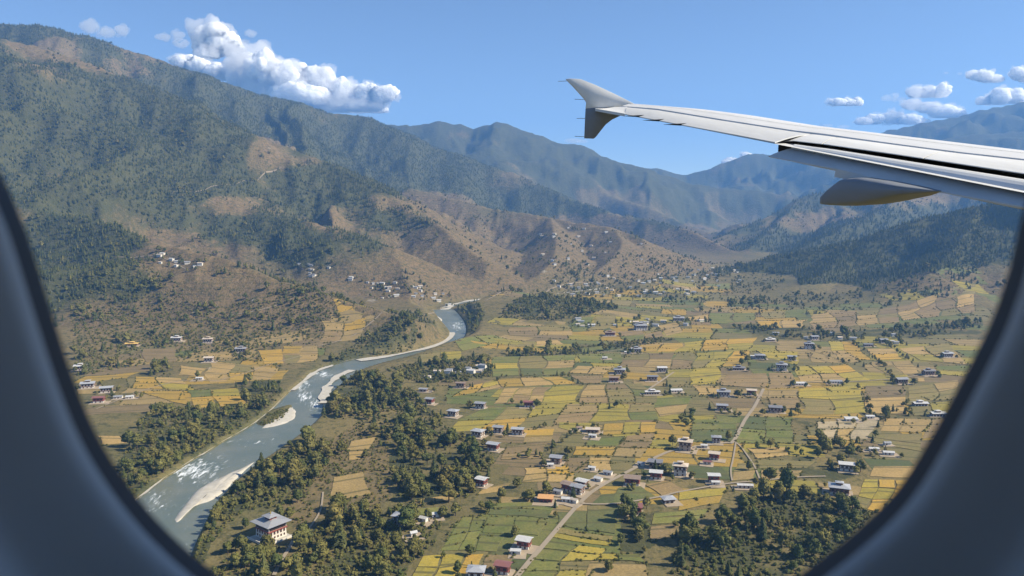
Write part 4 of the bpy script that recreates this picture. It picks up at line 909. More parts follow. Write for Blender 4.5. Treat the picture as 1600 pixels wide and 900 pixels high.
def scatter(name, pts, scale, col, label, cat):
    me = bpy.data.meshes.new(name); me.vertices.add(len(pts)); me.vertices.foreach_set('co', np.asarray(pts, np.float32).ravel())
    a = me.attributes.new('size', 'FLOAT', 'POINT'); a.data.foreach_set('value', np.asarray(scale, np.float32))
    a = me.attributes.new('turn', 'FLOAT', 'POINT'); a.data.foreach_set('value', RNG.uniform(0, 6.28, len(pts)).astype(np.float32))
    a = me.attributes.new('pick', 'INT', 'POINT'); a.data.foreach_set('value', RNG.integers(0, 1000, len(pts)).astype(np.int32))
    o = bpy.data.objects.new(name, me); C.objects.link(o); tag(o, label, cat, kind='stuff')
    ng = bpy.data.node_groups.new(name, 'GeometryNodeTree'); ng.interface.new_socket('Geometry', in_out='INPUT', socket_type='NodeSocketGeometry'); ng.interface.new_socket('Geometry', in_out='OUTPUT', socket_type='NodeSocketGeometry')
    n, l = ng.nodes, ng.links; gi = n.new('NodeGroupInput'); go = n.new('NodeGroupOutput'); ip = n.new('GeometryNodeInstanceOnPoints'); ci = n.new('GeometryNodeCollectionInfo')
    ci.inputs[0].default_value = col; ci.inputs['Separate Children'].default_value = True; ci.inputs['Reset Children'].default_value = True
    def attr(nm, t):
        q = n.new('GeometryNodeInputNamedAttribute'); q.data_type = t; q.inputs[0].default_value = nm; return q.outputs[0]
    l.new(gi.outputs[0], ip.inputs['Points']); l.new(ci.outputs[0], ip.inputs['Instance']); ip.inputs['Pick Instance'].default_value = True
    l.new(attr('pick', 'INT'), ip.inputs['Instance Index'])
    cx = n.new('ShaderNodeCombineXYZ'); l.new(attr('turn', 'FLOAT'), cx.inputs[2]); l.new(cx.outputs[0], ip.inputs['Rotation'])
    l.new(attr('size', 'FLOAT'), ip.inputs['Scale']); l.new(ip.outputs[0], go.inputs[0])
    md = o.modifiers.new('scatter', 'NODES'); md.node_group = ng
    return o
# points
HX = np.array([h[0] for h in HOUSES]); HY = np.array([h[1] for h in HOUSES]); HR = np.array([h[2] for h in HOUSES])
def free(x, y, pad=1.0):
    ok = np.all((x[:, None] - HX) ** 2 + (y[:, None] - HY) ** 2 > (HR * pad + 1.5) ** 2, axis=1)
    ok &= np.min((x[:, None] - ROADP[:, 0]) ** 2 + (y[:, None] - ROADP[:, 1]) ** 2, axis=1) > 5.5 ** 2
    return ok & (rdist(x, y) > 3.0)
TP = []                                         # x, y, zone index, size
for zi, (nm, poly, dens, lab) in enumerate(WOODS):
    P = WPOLY[nm]; lo, hi = P.min(0), P.max(0); n = int((hi[0] - lo[0]) * (hi[1] - lo[1]) / 100 * dens * 1.35)
    x = RNG.uniform(lo[0], hi[0], n); y = RNG.uniform(lo[1], hi[1], n); ok = in_poly(x, y, P); x, y = x[ok], y[ok]
    ok = fbm(x / 38, y / 38, 81, 2) > (-.22 if dens > .4 else -.05); x, y = x[ok], y[ok]
    ok = not_in_field(x, y); x, y = x[ok], y[ok]; ok = free(x, y); x, y = x[ok], y[ok]
    s = np.clip(RNG.lognormal(-.17, .36, len(x)), .45, 2.0); TP += list(zip(x, y, [zi] * len(x), s))
# hedges and single trees: lines in the picture
HEDGE = [([(1330,535),(1352,552),(1380,572),(1398,600)],.9),([(1388,540),(1415,560),(1450,585)],.8),([(1342,602),(1352,625),(1362,648)],.6),([(1408,601),(1418,650)],.5),([(1033,599),(1050,612),(1078,622)],.5),([(880,588),(915,604)],.8),([(776,594),(786,608)],.5),
 ([(1270,548),(1300,560),(1345,572)],.6),([(1180,700),(1230,705),(1290,720)],.9),([(945,640),(1030,633)],.3),([(1088,552),(1140,549)],.5),([(840,715),(880,690),(910,668)],1.0),([(790,720),(830,714),(870,712)],.9),([(690,806),(740,800),(790,780)],.9),
 ([(980,556),(1070,552)],.4),([(768,592),(830,590),(890,586)],.5),([(1362,690),(1378,660),(1395,640)],.8),([(1100,560),(1165,556)],.6),([(800,760),(840,778)],1.0),([(1196,640),(1250,648)],.9),([(640,868),(700,868),(760,866)],.7),([(1235,573),(1242,607)],.3),([(1280,692),(1360,694)],.8),([(1150,652),(1200,648)],.8),([(900,700),(880,720)],.8),([(400,606),(440,600)],.8),([(1000,515),(1120,520)],.6),([(1060,800),(1050,850)],.8)]
for P, dens in HEDGE:
    Q = resample(np.array([gr(*p) for p in P]), 200); L = np.sum(np.linalg.norm(np.diff(Q, axis=0), axis=1)); n = int(L / 7 * dens)
    for k in range(n):
        q = Q[RNG.integers(200)] + RNG.normal(0, 2.2, 2)
        if free(np.array([q[0]]), np.array([q[1]]), .8)[0]: TP.append((q[0], q[1], 100, np.clip(RNG.normal(.62, .2), .3, 1.1)))
for hx, hy, hr, _z in HOUSES:
    if hr < 5: continue
    for k in range(int(RNG.integers(2, 6))):
        an = RNG.uniform(0, 6.28); q = (hx + math.cos(an) * (hr + RNG.uniform(3, 9)), hy + math.sin(an) * (hr + RNG.uniform(3, 9)))
        if hy < 2600 and free(np.array([q[0]]), np.array([q[1]]), .9)[0]: TP.append((q[0], q[1], 101, np.clip(RNG.normal(.7, .22), .35, 1.2)))
SINGLE = [(765,800,1.0,'round tree throwing its shadow on the green field above the flat-roofed house'), (805,838,1.0,'tall tree beside the red flat-roofed house by the road'), (868,808,.6,'small tree at the roadside below the village'),
 (826,783,1.2,'round dark tree left of the orange roofed house'), (1203,752,1.25,'dark round tree alone on the lower lane'), (1138,688,1.0,'round tree at the green field corner beside the lane'), (1385,651,1.3,'round dark tree right of the white roofed shed'),
 (800,632,.8,'small tree left of the red roofed farmstead'), (842,634,.6,'small tree right of the red roofed farmstead'), (851,668,.7,'lone tree on the edge of the olive field'), (1222,858,1.3,'yellow-leaved round tree in the lower right wood'),
 (950,893,.9,'tree by the tan field at the bottom edge'), (368,860,1.0,'round tree left of the manor'), (389,886,1.2,'dark round tree below the manor'), (431,888,1.1,'dark round tree beside the manor path'), (1158,570,1.0,'left one of the two dark trees by the white farmhouse'), (1168,566,1.2,'right one of the two dark trees by the white farmhouse'),
 (1248,640,1.0,'dark tree right of the grey roofed farmhouse'), (1170,735,.9,'tree at the back of the lower lane field')]
IND = []                                        # individuals: x, y, size, kind, label, group
for px, py, s, lab in SINGLE: IND.append((*gr(px, py), s, 3 if 'yellow' in lab else int(RNG.choice([0, 1, 2, 4, 5, 7])), lab, None))
arr = np.array(TP); ax_, ay_ = to_px(arr[:, 0], arr[:, 1], np.full(len(arr), FLOOR))
dist = np.hypot(arr[:, 0], arr[:, 1])
seen = (ax_ > 30) & (ax_ < 1570) & (ay_ < 896) & ~((ay_ > 500) & (ax_ < 40 + (ay_ - 450) * .62)) & ~((ay_ > 500) & (ax_ > 1590 - (ay_ - 450) * .72))
order = np.argsort(np.where(seen, dist / arr[:, 3], 1e9)); pick = set(); cnt = 0
for i in order:
    if cnt >= 280 or not seen[i]: break
    zi = int(arr[i, 2])
    if zi < 100 and WOODS[zi][3] is None: continue
    pick.add(int(i)); cnt += 1
    lab = 'small hedgerow tree on a field border' if zi == 100 else 'tree standing close beside a village house or shed' if zi == 101 else WOODS[zi][3]
    kd = int(RNG.choice([0, 1, 2, 3, 4, 5, 6, 7, 8], p=[.14, .14, .13, .07, .13, .13, .07, .10, .09]))
    look = 'olive-yellow ' if kd in (3, 6) else 'dark conical ' if kd >= 8 else 'green '
    look = ('tall ' if arr[i, 3] > 1.42 else 'low ' if arr[i, 3] < .9 else 'mid-sized ') + look
    grp = 'trees: ' + lab.replace('tree ', '', 1); lab = look + lab.replace('small ', '', 1)
    IND.append((arr[i, 0], arr[i, 1], arr[i, 3] * 1.05, kd, lab, grp))
for x, y, s, kd, lab, grp in IND:
    z = float(gz(x, y)); tm, cm, nm = KINDS[kd]
    r = empty(nm, (x, y, z - .2), RNG.uniform(0, 6.28)); r.scale = (s * RNG.uniform(.9, 1.12), s * RNG.uniform(.9, 1.12), s * RNG.uniform(.85, 1.15))
    tag(r, lab, 'tree', grp)
    for pn, me in (('trunk', tm), ('crown', cm)):
        o = bpy.data.objects.new(pn, me); C.objects.link(o); o.parent = r
rest = np.array([i for i in range(len(arr)) if i not in pick])
rp = arr[rest]; scatter('valley_woodland', np.stack([rp[:, 0], rp[:, 1], gz(rp[:, 0], rp[:, 1]) - .2], 1), rp[:, 3], COL_B, 'green broadleaf woods and hedges spread over the valley floor', 'woodland')
# shrubs on field borders and scrub
sx, sy, ss = [], [], []
for pts, dist_ in EDGES:
    P = np.array(pts); n = int(np.sum(np.linalg.norm(np.diff(P, axis=0), axis=1)) / 5.5)
    t = RNG.uniform(0, len(P) - 1.001, n); a = t.astype(int); q = P[a] + (P[a + 1] - P[a]) * (t - a)[:, None] + RNG.normal(0, .5, (n, 2))
    keep = fbm(q[:, 0] / 45, q[:, 1] / 45, 91, 2) > -.02; q = q[keep]; sx += list(q[:, 0]); sy += list(q[:, 1]); ss += list(RNG.uniform(.25, .95, len(q)))
for nm, n, s0, s1 in (('w_scrub', 1500, .3, 1.0), ('w_river', 2600, .4, 1.4), ('w_bank', 1500, .4, 1.3), ('w_low', 1700, .4, 1.3), ('w_left', 2200, .4, 1.3), ('w_right', 2200, .4, 1.4), ('w_hillock', 2500, .6, 2.0), ('w_band', 1200, .6, 1.8), ('w_hamlet', 1200, .5, 1.6), ('w_upper', 1000, .5, 1.6), ('w_leftslope', 7000, .5, 1.8), ('w_far', 2500, .6, 2.0), ('w_right_far', 1500, .6, 2.0)):
    P = WPOLY[nm]; lo, hi = P.min(0), P.max(0); x = RNG.uniform(lo[0], hi[0], n); y = RNG.uniform(lo[1], hi[1], n); ok = in_poly(x, y, P); x, y = x[ok], y[ok]
    ok = not_in_field(x, y) & free(x, y, .8); sx += list(x[ok]); sy += list(y[ok]); ss += list(RNG.uniform(s0, s1, int(ok.sum())))
P = np.array([gr(*p) for p in [(397,663),(418,643),(440,635),(457,632),(456,640),(440,654),(415,666)]]); c_ = P.mean(0)
sx, sy = np.array(sx), np.array(sy)
scatter('scrub', np.stack([sx, sy, gz(sx, sy) + .1], 1), ss, COL_S, 'low green scrub and shrubs along field borders and clearings', 'shrubs')
x = RNG.uniform(P[:, 0].min(), P[:, 0].max(), 260); y = RNG.uniform(P[:, 1].min(), P[:, 1].max(), 260); ok = in_poly(x, y, c_ + (P - c_) * .8)
scatter('island_scrub', np.stack([x[ok], y[ok], np.full(ok.sum(), WATER + 1.2)], 1), RNG.uniform(.4, 1.1, ok.sum()), COL_S, 'low green scrub covering the river island', 'shrubs')

# mountain forests: as thick as the woodland mask says
def forest(name, region, step, col, smin, smax, thr, label, maxn):
    # candidates uniform in area over the fan cells
    area = (RAD ** 2 * 0.0078 * (TH[1] - TH[0]))
    m = np.isin(GI, [OBJS.index(r) for r in region]) & (GPX > -60) & (GPX < 1660)
    w = np.where(m, area * sstep(thr, thr + .35, GW + .35 * fbm(GX / 70, GY / 70, 95, 2)) / step ** 2, 0)
    n = np.minimum(RNG.poisson(w), 6); tot = n.sum()
    if tot > maxn: n = RNG.binomial(n, maxn / tot)
    jj, ii = np.nonzero(n); rep = n[jj, ii]; jj = np.repeat(jj, rep); ii = np.repeat(ii, rep)
    th = TH[ii] + RNG.uniform(-.5, .5, len(ii)) * (TH[1] - TH[0]); r = RR_[jj] * np.exp(RNG.uniform(-.5, .5, len(ii)) * .0078)
    x = r * np.sin(th); y = r * np.cos(th); ok = free_h(x, y); x, y = x[ok], y[ok]
    print(name, len(x)); return scatter(name, np.stack([x, y, gz(x, y) - .4], 1), RNG.uniform(smin, smax, len(x)), col, label, 'forest')
def free_h(x, y):
    ok = np.ones(len(x), bool)
    for hx, hy, hr, _r in HOUSES:
        if hy > 900: ok &= (x - hx) ** 2 + (y - hy) ** 2 > 14 ** 2
    return ok
forest('mountain_forest', ['mountain_range'], 9.5, COL_P, .5, 1.05, .36, 'dark pine forest covering the long mountain on the other side of the river', 90000)
def slope_scrub():
    m = np.isin(GI, [OBJS.index('mountain_range'), OBJS.index('wooded_hill'), OBJS.index('wooded_ridge')]) & (GPX > -60) & (GPX < 1660) & (GY < 4200)
    area = RAD ** 2 * 0.0078 * (TH[1] - TH[0]); w = np.where(m, area / 210 * sstep(.02, .42, fbm(GX / 75, GY / 75, 99, 4)), 0); n = np.minimum(RNG.poisson(w), 3)
    if n.sum() > 26000: n = RNG.binomial(n, 26000 / n.sum())
    jj, ii = np.nonzero(n); th = TH[ii] + RNG.uniform(-.5, .5, len(ii)) * (TH[1] - TH[0]); r = RR_[jj] * np.exp(RNG.uniform(-.5, .5, len(ii)) * .0078); x = r * np.sin(th); y = r * np.cos(th); ok = free_h(x, y); x, y = x[ok], y[ok]
    scatter('slope_scrub', np.stack([x, y, gz(x, y) - .3], 1), np.clip(RNG.lognormal(-.6, .6, len(x)), .2, 1.6) , COL_B, 'scattered bushes and small trees dotting the brown slopes', 'shrubs')
slope_scrub()
forest('hill_forest', ['wooded_hill'], 9.0, COL_P, .55, 1.05, .34, 'dark green pine forest covering the near hill under the wing', 34000)
forest('ridge_forest', ['wooded_ridge'], 16, COL_P, .9, 1.5, .4, 'hazy pine forest covering the ridge behind the near hill', 16000)

# ------------------------------------------------------------------ clouds (far beyond the haze box)
def cloud_mat():
    m, n, l, b = new_mat('cloud_body'); b.inputs['Base Color'].default_value = (1, 1, 1, 1); b.inputs['Roughness'].default_value = 1; b.inputs['Specular IOR Level'].default_value = 0
    b.inputs['Subsurface Weight'].default_value = 1; b.inputs['Subsurface Radius'].default_value = (1, 1, 1); b.inputs['Subsurface Scale'].default_value = 700
    return m
def mist_mat(name, dens):
    m = bpy.data.materials.new(name); m.use_nodes = True; n = m.node_tree.nodes; n.remove(n['Principled BSDF']); v = n.new('ShaderNodeVolumePrincipled')
    v.inputs['Color'].default_value = (1, 1, 1, 1); v.inputs['Density'].default_value = dens; v.inputs['Anisotropy'].default_value = .2
    m.node_tree.links.new(v.outputs[0], n['Material Output'].inputs['Volume']); return m
CM, CMS, CMW = cloud_mat(), mist_mat('cloud_fringe', .0035), mist_mat('thin_cloud', .0022)
CV, CF = ico(6); CV5, CF5 = ico(5)
def cloud(blobs, Y, label, soft=False, flat=None, shell=None, amp=1.0):
    V, Fc = [], []; n = 0; bv, bf = (CV, CF) if len(blobs) > 6 else (CV5, CF5)
    for bx, by, rx, ry in blobs:
        yy = Y + random.uniform(-300, 300); c = np.array(at(bx, by, yy)); sx, sz = rx / FPX * Y, ry / FPX * Y
        p = bv * np.array([sx, (sx + sz) * .5, sz]) + c; s = min(sx, sz)
        d = 0; a = .27 * amp
        for q in range(6):
            d = d + a * (np.abs(noise3(p / (s * 1.1 / 2 ** q) + q * 17, 5 + q)) * 2 - .62); a *= .5
        p = p + bv * (d * s)[:, None]
        if flat is not None:
            zb = at(bx, flat, yy)[2]; p[:, 2] = np.where(p[:, 2] < zb, zb + (p[:, 2] - zb) * .22, p[:, 2])
        V.append(p); Fc.append(bf + n); n += len(p)
    o = mesh_obj('cloud' if shell is None else 'wisp', np.vstack(V), np.vstack(Fc), [CM if not soft else CMW if shell is None else CMS], shell, smooth=True)
    if shell is None:
        tag(o, label, 'cloud')
        if not soft: cloud([(bx, by - ry * .05, rx * 1.12, ry * 1.12) for bx, by, rx, ry in blobs], Y, None, True, flat + 1 if flat else None, o, 1.5)
    return o
cloud([(385,112,26,24),(410,106,24,24),(440,118,30,22),(470,125,26,20),(500,132,30,26),(535,145,26,18),(420,135,40,20),(470,150,50,18),(520,160,46,16),(575,145,22,16),(598,147,24,13),(370,118,14,16),(560,165,40,12),(500,120,14,12)], 22500, 'big white cumulus bank resting behind the left mountain crest', flat=172)
cloud([(320,60,18,20),(338,48,16,14),(345,66,26,18),(360,75,22,12),(325,82,20,12)], 23500, 'tall white puff floating above the cumulus bank', flat=90)
cloud([(285,97,18,12),(310,104,22,13),(335,112,20,12),(350,118,16,10)], 22800, 'low white cloud peeking over the mountain crest left of the bank', flat=124)
cloud([(140,42,16,10),(165,50,16,8),(190,47,12,9)], 24000, 'small thin cloud over the top left mountain', soft=True)
cloud([(255,58,14,6),(278,56,10,9),(282,68,12,8)], 24000, 'wispy cloud scrap left of the tall puff', soft=True)
cloud([(590,172,16,6),(560,172,22,5)], 24500, 'flat scrap of cloud under the right end of the bank', flat=176)
cloud([(392,52,10,6),(380,66,10,5)], 24500, 'faint wisp right of the tall puff', soft=True)
cloud([(1308,160,14,6),(1325,160,12,6),(1340,160,8,7)], 23000, 'small flat cloud, leftmost above the wing', flat=165)
cloud([(1385,153,9,5),(1396,152,9,7),(1408,155,8,4)], 23500, 'tiny cloud between the flat one and the double cloud', soft=True)
cloud([(1430,144,14,8),(1450,144,16,9),(1472,141,10,11)], 23000, 'upper half of the stacked cloud pair above the wing', flat=152)
cloud([(1425,163,16,7),(1450,168,20,8),(1475,175,24,10),(1495,178,14,7)], 22600, 'lower half of the stacked cloud pair above the wing', flat=183)
cloud([(1350,190,14,6),(1368,186,14,8),(1395,184,16,10),(1420,187,18,8),(1440,190,12,5)], 22500, 'long cloud lying just over the wing', flat=194)
cloud([(1520,117,10,7),(1537,119,14,9),(1555,124,12,6)], 24000, 'ragged small cloud near the upper right', flat=128)
cloud([(1592,115,14,9),(1606,120,14,10)], 24000, 'cloud cut by the right picture edge', flat=127)
cloud([(1540,158,14,7),(1562,152,16,12),(1585,150,14,12),(1600,156,14,10)], 22500, 'cloud behind the shoulder of the blue mountain', flat=163)
cloud([(1142,250,10,4),(1166,243,10,5),(1135,253,8,3)], 22500, 'little cloud on the far blue crest between fence and flap', flat=256)
cloud([(895,220,14,4),(910,221,10,3)], 23500, 'faint flat cloud scrap under the wing fence', soft=True)
cloud([(1290,196,12,2.5),(1318,198,10,3)], 23500, 'thin cloud strip on the wing edge', soft=True)
cloud([(1500,115,4,2.5),(1478,114,4,2)], 24000, 'two specks of cloud near the upper right', soft=True)

# ------------------------------------------------------------------ aircraft wing
def paint(name, col, rough=.62, var=.075):
    m, n, l, b = new_mat(name); b.inputs['Roughness'].default_value = rough; b.inputs['Specular IOR Level'].default_value = .5
    p = geo_pos(n); mp = n.new('ShaderNodeMapping'); mp.inputs['Scale'].default_value = (6, .8, 6); l.new(p, mp.inputs[0])
    f = ntex(n, l, 1.2, 6, .7, mp.outputs[0])
    l.new(mixc(n, l, ramp(n, l, f, .3, .75), tuple(c * (1 - var) for c in col), tuple(c * (1 + var) for c in col)), b.inputs['Base Color']); return m
P_W, P_G, P_L, P_D = paint('wing_paint_pale', (.63, .63, .62)), paint('wing_paint_grey', (.52, .525, .525)), paint('leading_edge_metal', (.57, .575, .58), .55), plain('cove_shade', (.018, .018, .02), .9)
P_F = paint('wing_shadow_grey', (.185, .20, .225), .5); P_B = plain('black_rubber_wick', (.02, .02, .02), .6)  # dark grey paints in the wing's shadow on fairing and lower fence
TIP = 15.5
def wp(px, py, X0, s):                          # a point on a spanwise line that is X0 forward at the tip and sweeps s
    r = (px - 800) / FPX; return Vector(at(px, py, (X0 + TIP * s) / (r + s)))
LINE = {'te': (1.65, .27), 'crest': (2.44, .40), 'hinge': (2.05, .33), 'sp': (1.78, .30), 'flap_te': (1.55, .27), 'flap_mid': (1.66, .285), 'flap_top': (1.76, .295)}
def L(line, *pts): return [wp(px, py, *LINE[line]) for px, py in pts]
def poly_interp(P, n):
    P = [Vector(p) for p in P]; d = [0]
    for a, b in zip(P, P[1:]): d.append(d[-1] + (b - a).length)
    out = []
    for i in range(n):
        t = d[-1] * i / (n - 1); k = max(0, min(len(P) - 2, next((j for j in range(len(d) - 1) if d[j + 1] >= t - 1e-9), len(P) - 2))); q = (t - d[k]) / max(1e-9, d[k + 1] - d[k]); out.append(P[k].lerp(P[k + 1], q))
    return out
def panel(name, A, B, mat, parent, th=.05, n=40, bulge=0.0, rows=6, mat2=None):
    """a skin panel between two edge lines, with thickness below"""
    A = poly_interp(A, n); B = poly_interp(B, n); vs, fs, mi = [], [], []
    for side in (0, 1):
        for i in range(n):
            for j in range(rows):
                t = j / (rows - 1); p = A[i].lerp(B[i], t) + Vector((0, 0, bulge * 4 * t * (1 - t)))
                vs.append(p - Vector((0, 0, th * side * (1 if 0 < j < rows - 1 or side == 0 else 1))))
    N = n * rows
    for i in range(n - 1):
        for j in range(rows - 1):
            a = i * rows + j; b = a + rows; fs.append((a, a + 1, b + 1, b)); mi.append(0); fs.append((N + a, N + b, N + b + 1, N + a + 1)); mi.append(0)
    for i in range(n - 1):
        for j in (0, rows - 1):
            a = i * rows + j; b = a + rows; fs.append((a, b, N + b, N + a)); mi.append(0)
    for i in (0, n - 1):
        for j in range(rows - 1):
            a = i * rows + j; fs.append((a, a + 1, N + a + 1, N + a)); mi.append(0)
    o = mesh_obj(name, vs, fs, [mat], parent, mi=mi)
    bm = bmesh.new(); bm.from_mesh(o.data); bmesh.ops.recalc_face_normals(bm, faces=bm.faces); bm.to_mesh(o.data); bm.free()
    return o
wing = empty('aircraft_wing', at(1400, 260, 8)); wing_inv = wing.location.copy()
tag(wing, 'pale grey airliner wing with tip fence and lowered flap above the valley', 'wing')
WINGPARTS = []
def wpart(o): o.location = -wing_inv; WINGPARTS.append(o); return o
def ext(line, pts, far):                        # carry a line on to the wing root, past the picture's edge
    P = L(line, *pts); d = (P[-1] - P[-2]).normalized(); return P + [P[-1] + d * far]
crest = ext('crest', [(990,162),(1080,169),(1150,178),(1250,194),(1300,200),(1400,212),(1500,224),(1600,236)], 6)
hinge = ext('hinge', [(972,166),(1026,170),(1130,187),(1240,204),(1285,209),(1400,225),(1500,238),(1600,249)], 5.5)
# top skin ahead of the spoilers, rounded over the crest and down to the nose
TK = lambda p: .10 + .03 * max(0, TIP - p.y)
nose = [p + Vector((.55, .05, -TK(p) * .75)) for p in crest]; nose_lo = [p + Vector((.35, 0, -TK(p))) for p in crest]
def loft(name, lines, mat, parent, n=60):
    Ls = [poly_interp(l, n) for l in lines]; vs = [p for l in Ls for p in l]; fs = []
    for k in range(len(Ls) - 1):
        for i in range(n - 1): fs.append((k * n + i, k * n + i + 1, (k + 1) * n + i + 1, (k + 1) * n + i))
    o = mesh_obj(name, vs, fs, [mat], parent, smooth=True); return o
mid1 = [a.lerp(b, .5) + Vector((0, 0, .02)) for a, b in zip(crest, hinge)]
pre = [p + Vector((.25, .02, -.02)) for p in crest]; pre2 = [p + Vector((.45, .04, -TK(p) * .35)) for p in crest]
wpart(loft('leading_edge', [[p + Vector((0, 0, .0)) for p in crest], pre, pre2, nose, nose_lo], P_L, wing))
wpart(panel('wing_skin', crest, [p + Vector((0, 0, .004)) for p in hinge], P_L, wing, .03, 60, .012))
under_te = ext('te', [(930,168),(976,176),(1212,221)], 9)
wpart(loft('lower_skin', [nose_lo, [a.lerp(b, .5) + Vector((0, 0, .0)) for a, b in zip(poly_interp(nose_lo, 12), poly_interp(under_te, 12))], [p + Vector((0, 0, -.03)) for p in under_te]], P_G, wing))
# aileron and outer trailing edge
ail_a = L('hinge', (980,167.5),(1026,171.5),(1130,188.5),(1240,205.5),(1268,209)); ail_b = L('te', (976,178),(1080,197.5),(1150,210.5),(1211,222))
wpart(panel('aileron', ail_a, ail_b, P_G, wing, .015, 40, .02))
wpart(panel('tip_panel', L('hinge', (930,167.5),(980,166.5)), L('te', (930,169.5),(976,177.5)), P_W, wing, .05, 8))
# spoilers between the hinge line and the flap cove, one panel each
hl = poly_interp(L('hinge', (1270,209),(1285,211),(1400,226.5),(1500,239.5),(1600,250.5)) + [hinge[-1] + Vector((0, 0, -.01))], 400)
sl = poly_interp(L('sp', (1214,221.5),(1240,219.5),(1290,225),(1400,240.5),(1500,255.5),(1600,270.5)) + [wp(1600, 270.5, *LINE['sp']) + (hinge[-1] - hinge[-2]).normalized() * 4.6], 400)
def cut(P, a, b): return P[int(a * 399):max(int(a * 399) + 2, int(b * 399))]
pxof = lambda P: [to_px(*p)[0] for p in P]
hx_, sx_ = np.array(pxof(hl)), np.array(pxof(sl))
def seg(P, X, p0, p1):
    i = int(np.argmin(np.abs(X - p0))); j = int(np.argmin(np.abs(X - p1))); return P[min(i, j):max(i, j) + 1]
cuts = [(1271, 1216, 1308, 1285), (1309.5, 1286.5, 1478, 1442), (1480, 1444, 1640, 1605), (1642, 1607, 2000, 1950)]
for h0, s0, h1, s1 in cuts: wpart(panel('spoiler' if h0 > 1300 else 'fixed_panel', seg(hl, hx_, h0, h1), seg(sl, sx_, s0, s1), P_W, wing, .008, 30, .015))
# seams between skin panels
P_S = plain('panel_sealant', (.30, .30, .30), .8)
ca_, ha_ = poly_interp(crest, 500), poly_interp(hinge, 500); cxp = np.array(pxof(ca_)); hxp = np.array(pxof(ha_))
for px in (1040, 1105, 1175, 1250, 1330, 1415, 1505, 1590):
    a = ca_[int(np.argmin(np.abs(cxp - px)))]; b = ha_[int(np.argmin(np.abs(hxp - (px - 14))))]; d = Vector((.004, .008, 0)); up = Vector((0, 0, .007))
    wpart(panel('panel_seam', [a + d + up, b + d + up], [a - d + up, b - d + up], P_S, wing, .001, 8, 0, 2))
for f in (.45,):
    ln = [p.lerp(q, f) + Vector((0, 0, .019)) for p, q in zip(ca_[::10], ha_[::10])]; wpart(panel('panel_seam', ln, [p + Vector((-.012, 0, 0)) for p in ln], P_S, wing, .001, 50, 0, 2))
# cove between spoilers and flap, the shade in the gap painted near-black
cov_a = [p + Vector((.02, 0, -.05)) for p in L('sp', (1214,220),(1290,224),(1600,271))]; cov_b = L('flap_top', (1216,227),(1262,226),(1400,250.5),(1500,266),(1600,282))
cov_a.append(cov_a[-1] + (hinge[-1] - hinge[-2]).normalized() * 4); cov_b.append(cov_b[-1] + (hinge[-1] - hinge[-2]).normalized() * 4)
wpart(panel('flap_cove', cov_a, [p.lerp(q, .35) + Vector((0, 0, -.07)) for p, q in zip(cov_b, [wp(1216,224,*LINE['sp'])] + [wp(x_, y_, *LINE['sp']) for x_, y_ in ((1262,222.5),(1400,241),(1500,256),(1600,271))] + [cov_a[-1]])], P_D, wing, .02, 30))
# flap: two-tone, lowered
ft = L('flap_top', (1246,228),(1300,234),(1400,249.5),(1500,265),(1600,280.5)); fm = L('flap_mid', (1236,231),(1300,243),(1380,257.5),(1500,279),(1600,297)); fte = L('flap_te', (1201,244),(1311,264.5),(1360,276.5),(1463,298),(1600,323))
for P_ in (ft, fm, fte): P_.append(P_[-1] + (P_[-1] - P_[-2]).normalized() * 4.0)
wpart(panel('flap', ft, fm, P_W, wing, .16, 40, .03))
wpart(panel('flap_trailing_edge', [p + Vector((0, 0, -.006)) for p in fm], fte, P_G, wing, .012, 40, .01))
wpart(panel('flap_tab', L('flap_te', (1306,264),(1335,270),(1362,277.5)), L('flap_te', (1304,273),(1330,278),(1349,281.5)), P_G, wing, .025, 8))
# flap track fairing: a canoe hanging below the flap
def canoe():
    top = [(1286,307),(1296,299),(1308,291),(1328,279),(1360,277),(1400,283),(1440,291),(1470,298)]; bot = [(1286,319),(1300,320.5),(1320,321.5),(1340,321.5),(1370,319),(1400,313.5),(1435,305),(1470,299)]
    n = 16; vs, fs = [], []
    A = [Vector(p) for p in L('flap_te', *top)]; B = [Vector(p) for p in L('flap_te', *bot)]
    A = poly_interp(A, 28); B = poly_interp(B, 28); ax = (A[-1] - A[0]).normalized(); side = ax.cross(Vector((0, 0, 1))).normalized()
    for i, (a, b) in enumerate(zip(A, B)):
        hw = .02 + .20 * math.sin(math.pi * min(1, (i + 1.2) / 20) * .5) if i < 22 else .22 * max(.1, (28 - i) / 6)
        c = (a + b) / 2; hh = (a - b).length / 2; upv = (a - b).normalized() if hh > 1e-4 else Vector((0, 0, 1))
        for k in range(n):
            an = 2 * math.pi * k / n + math.pi / 2; cx, cz = math.cos(an), math.sin(an)
            cx = math.copysign(abs(cx) ** .5, cx); cz = math.copysign(abs(cz) ** .4, cz); vs.append(c + side * hw * cx + upv * hh * cz)
    for i in range(27):
        for k in range(n): fs.append((i * n + k, i * n + (k + 1) % n, (i + 1) * n + (k + 1) % n, (i + 1) * n + k))
    fs.append(tuple(range(n))); fs.append(tuple(27 * n + k for k in range(n))[::-1])
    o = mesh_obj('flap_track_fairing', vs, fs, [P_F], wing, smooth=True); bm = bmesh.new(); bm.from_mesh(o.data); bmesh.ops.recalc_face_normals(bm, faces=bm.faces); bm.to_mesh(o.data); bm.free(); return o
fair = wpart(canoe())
hilite = panel('fairing_highlight', L('flap_te', (1288,306.5),(1308,292.5)), L('flap_te', (1290,308),(1332,294.5)), P_W, wing, .02, 6); wpart(hilite); hilite.location.y -= .24  # pale triangle painted in as the highlight on the fairing's tail
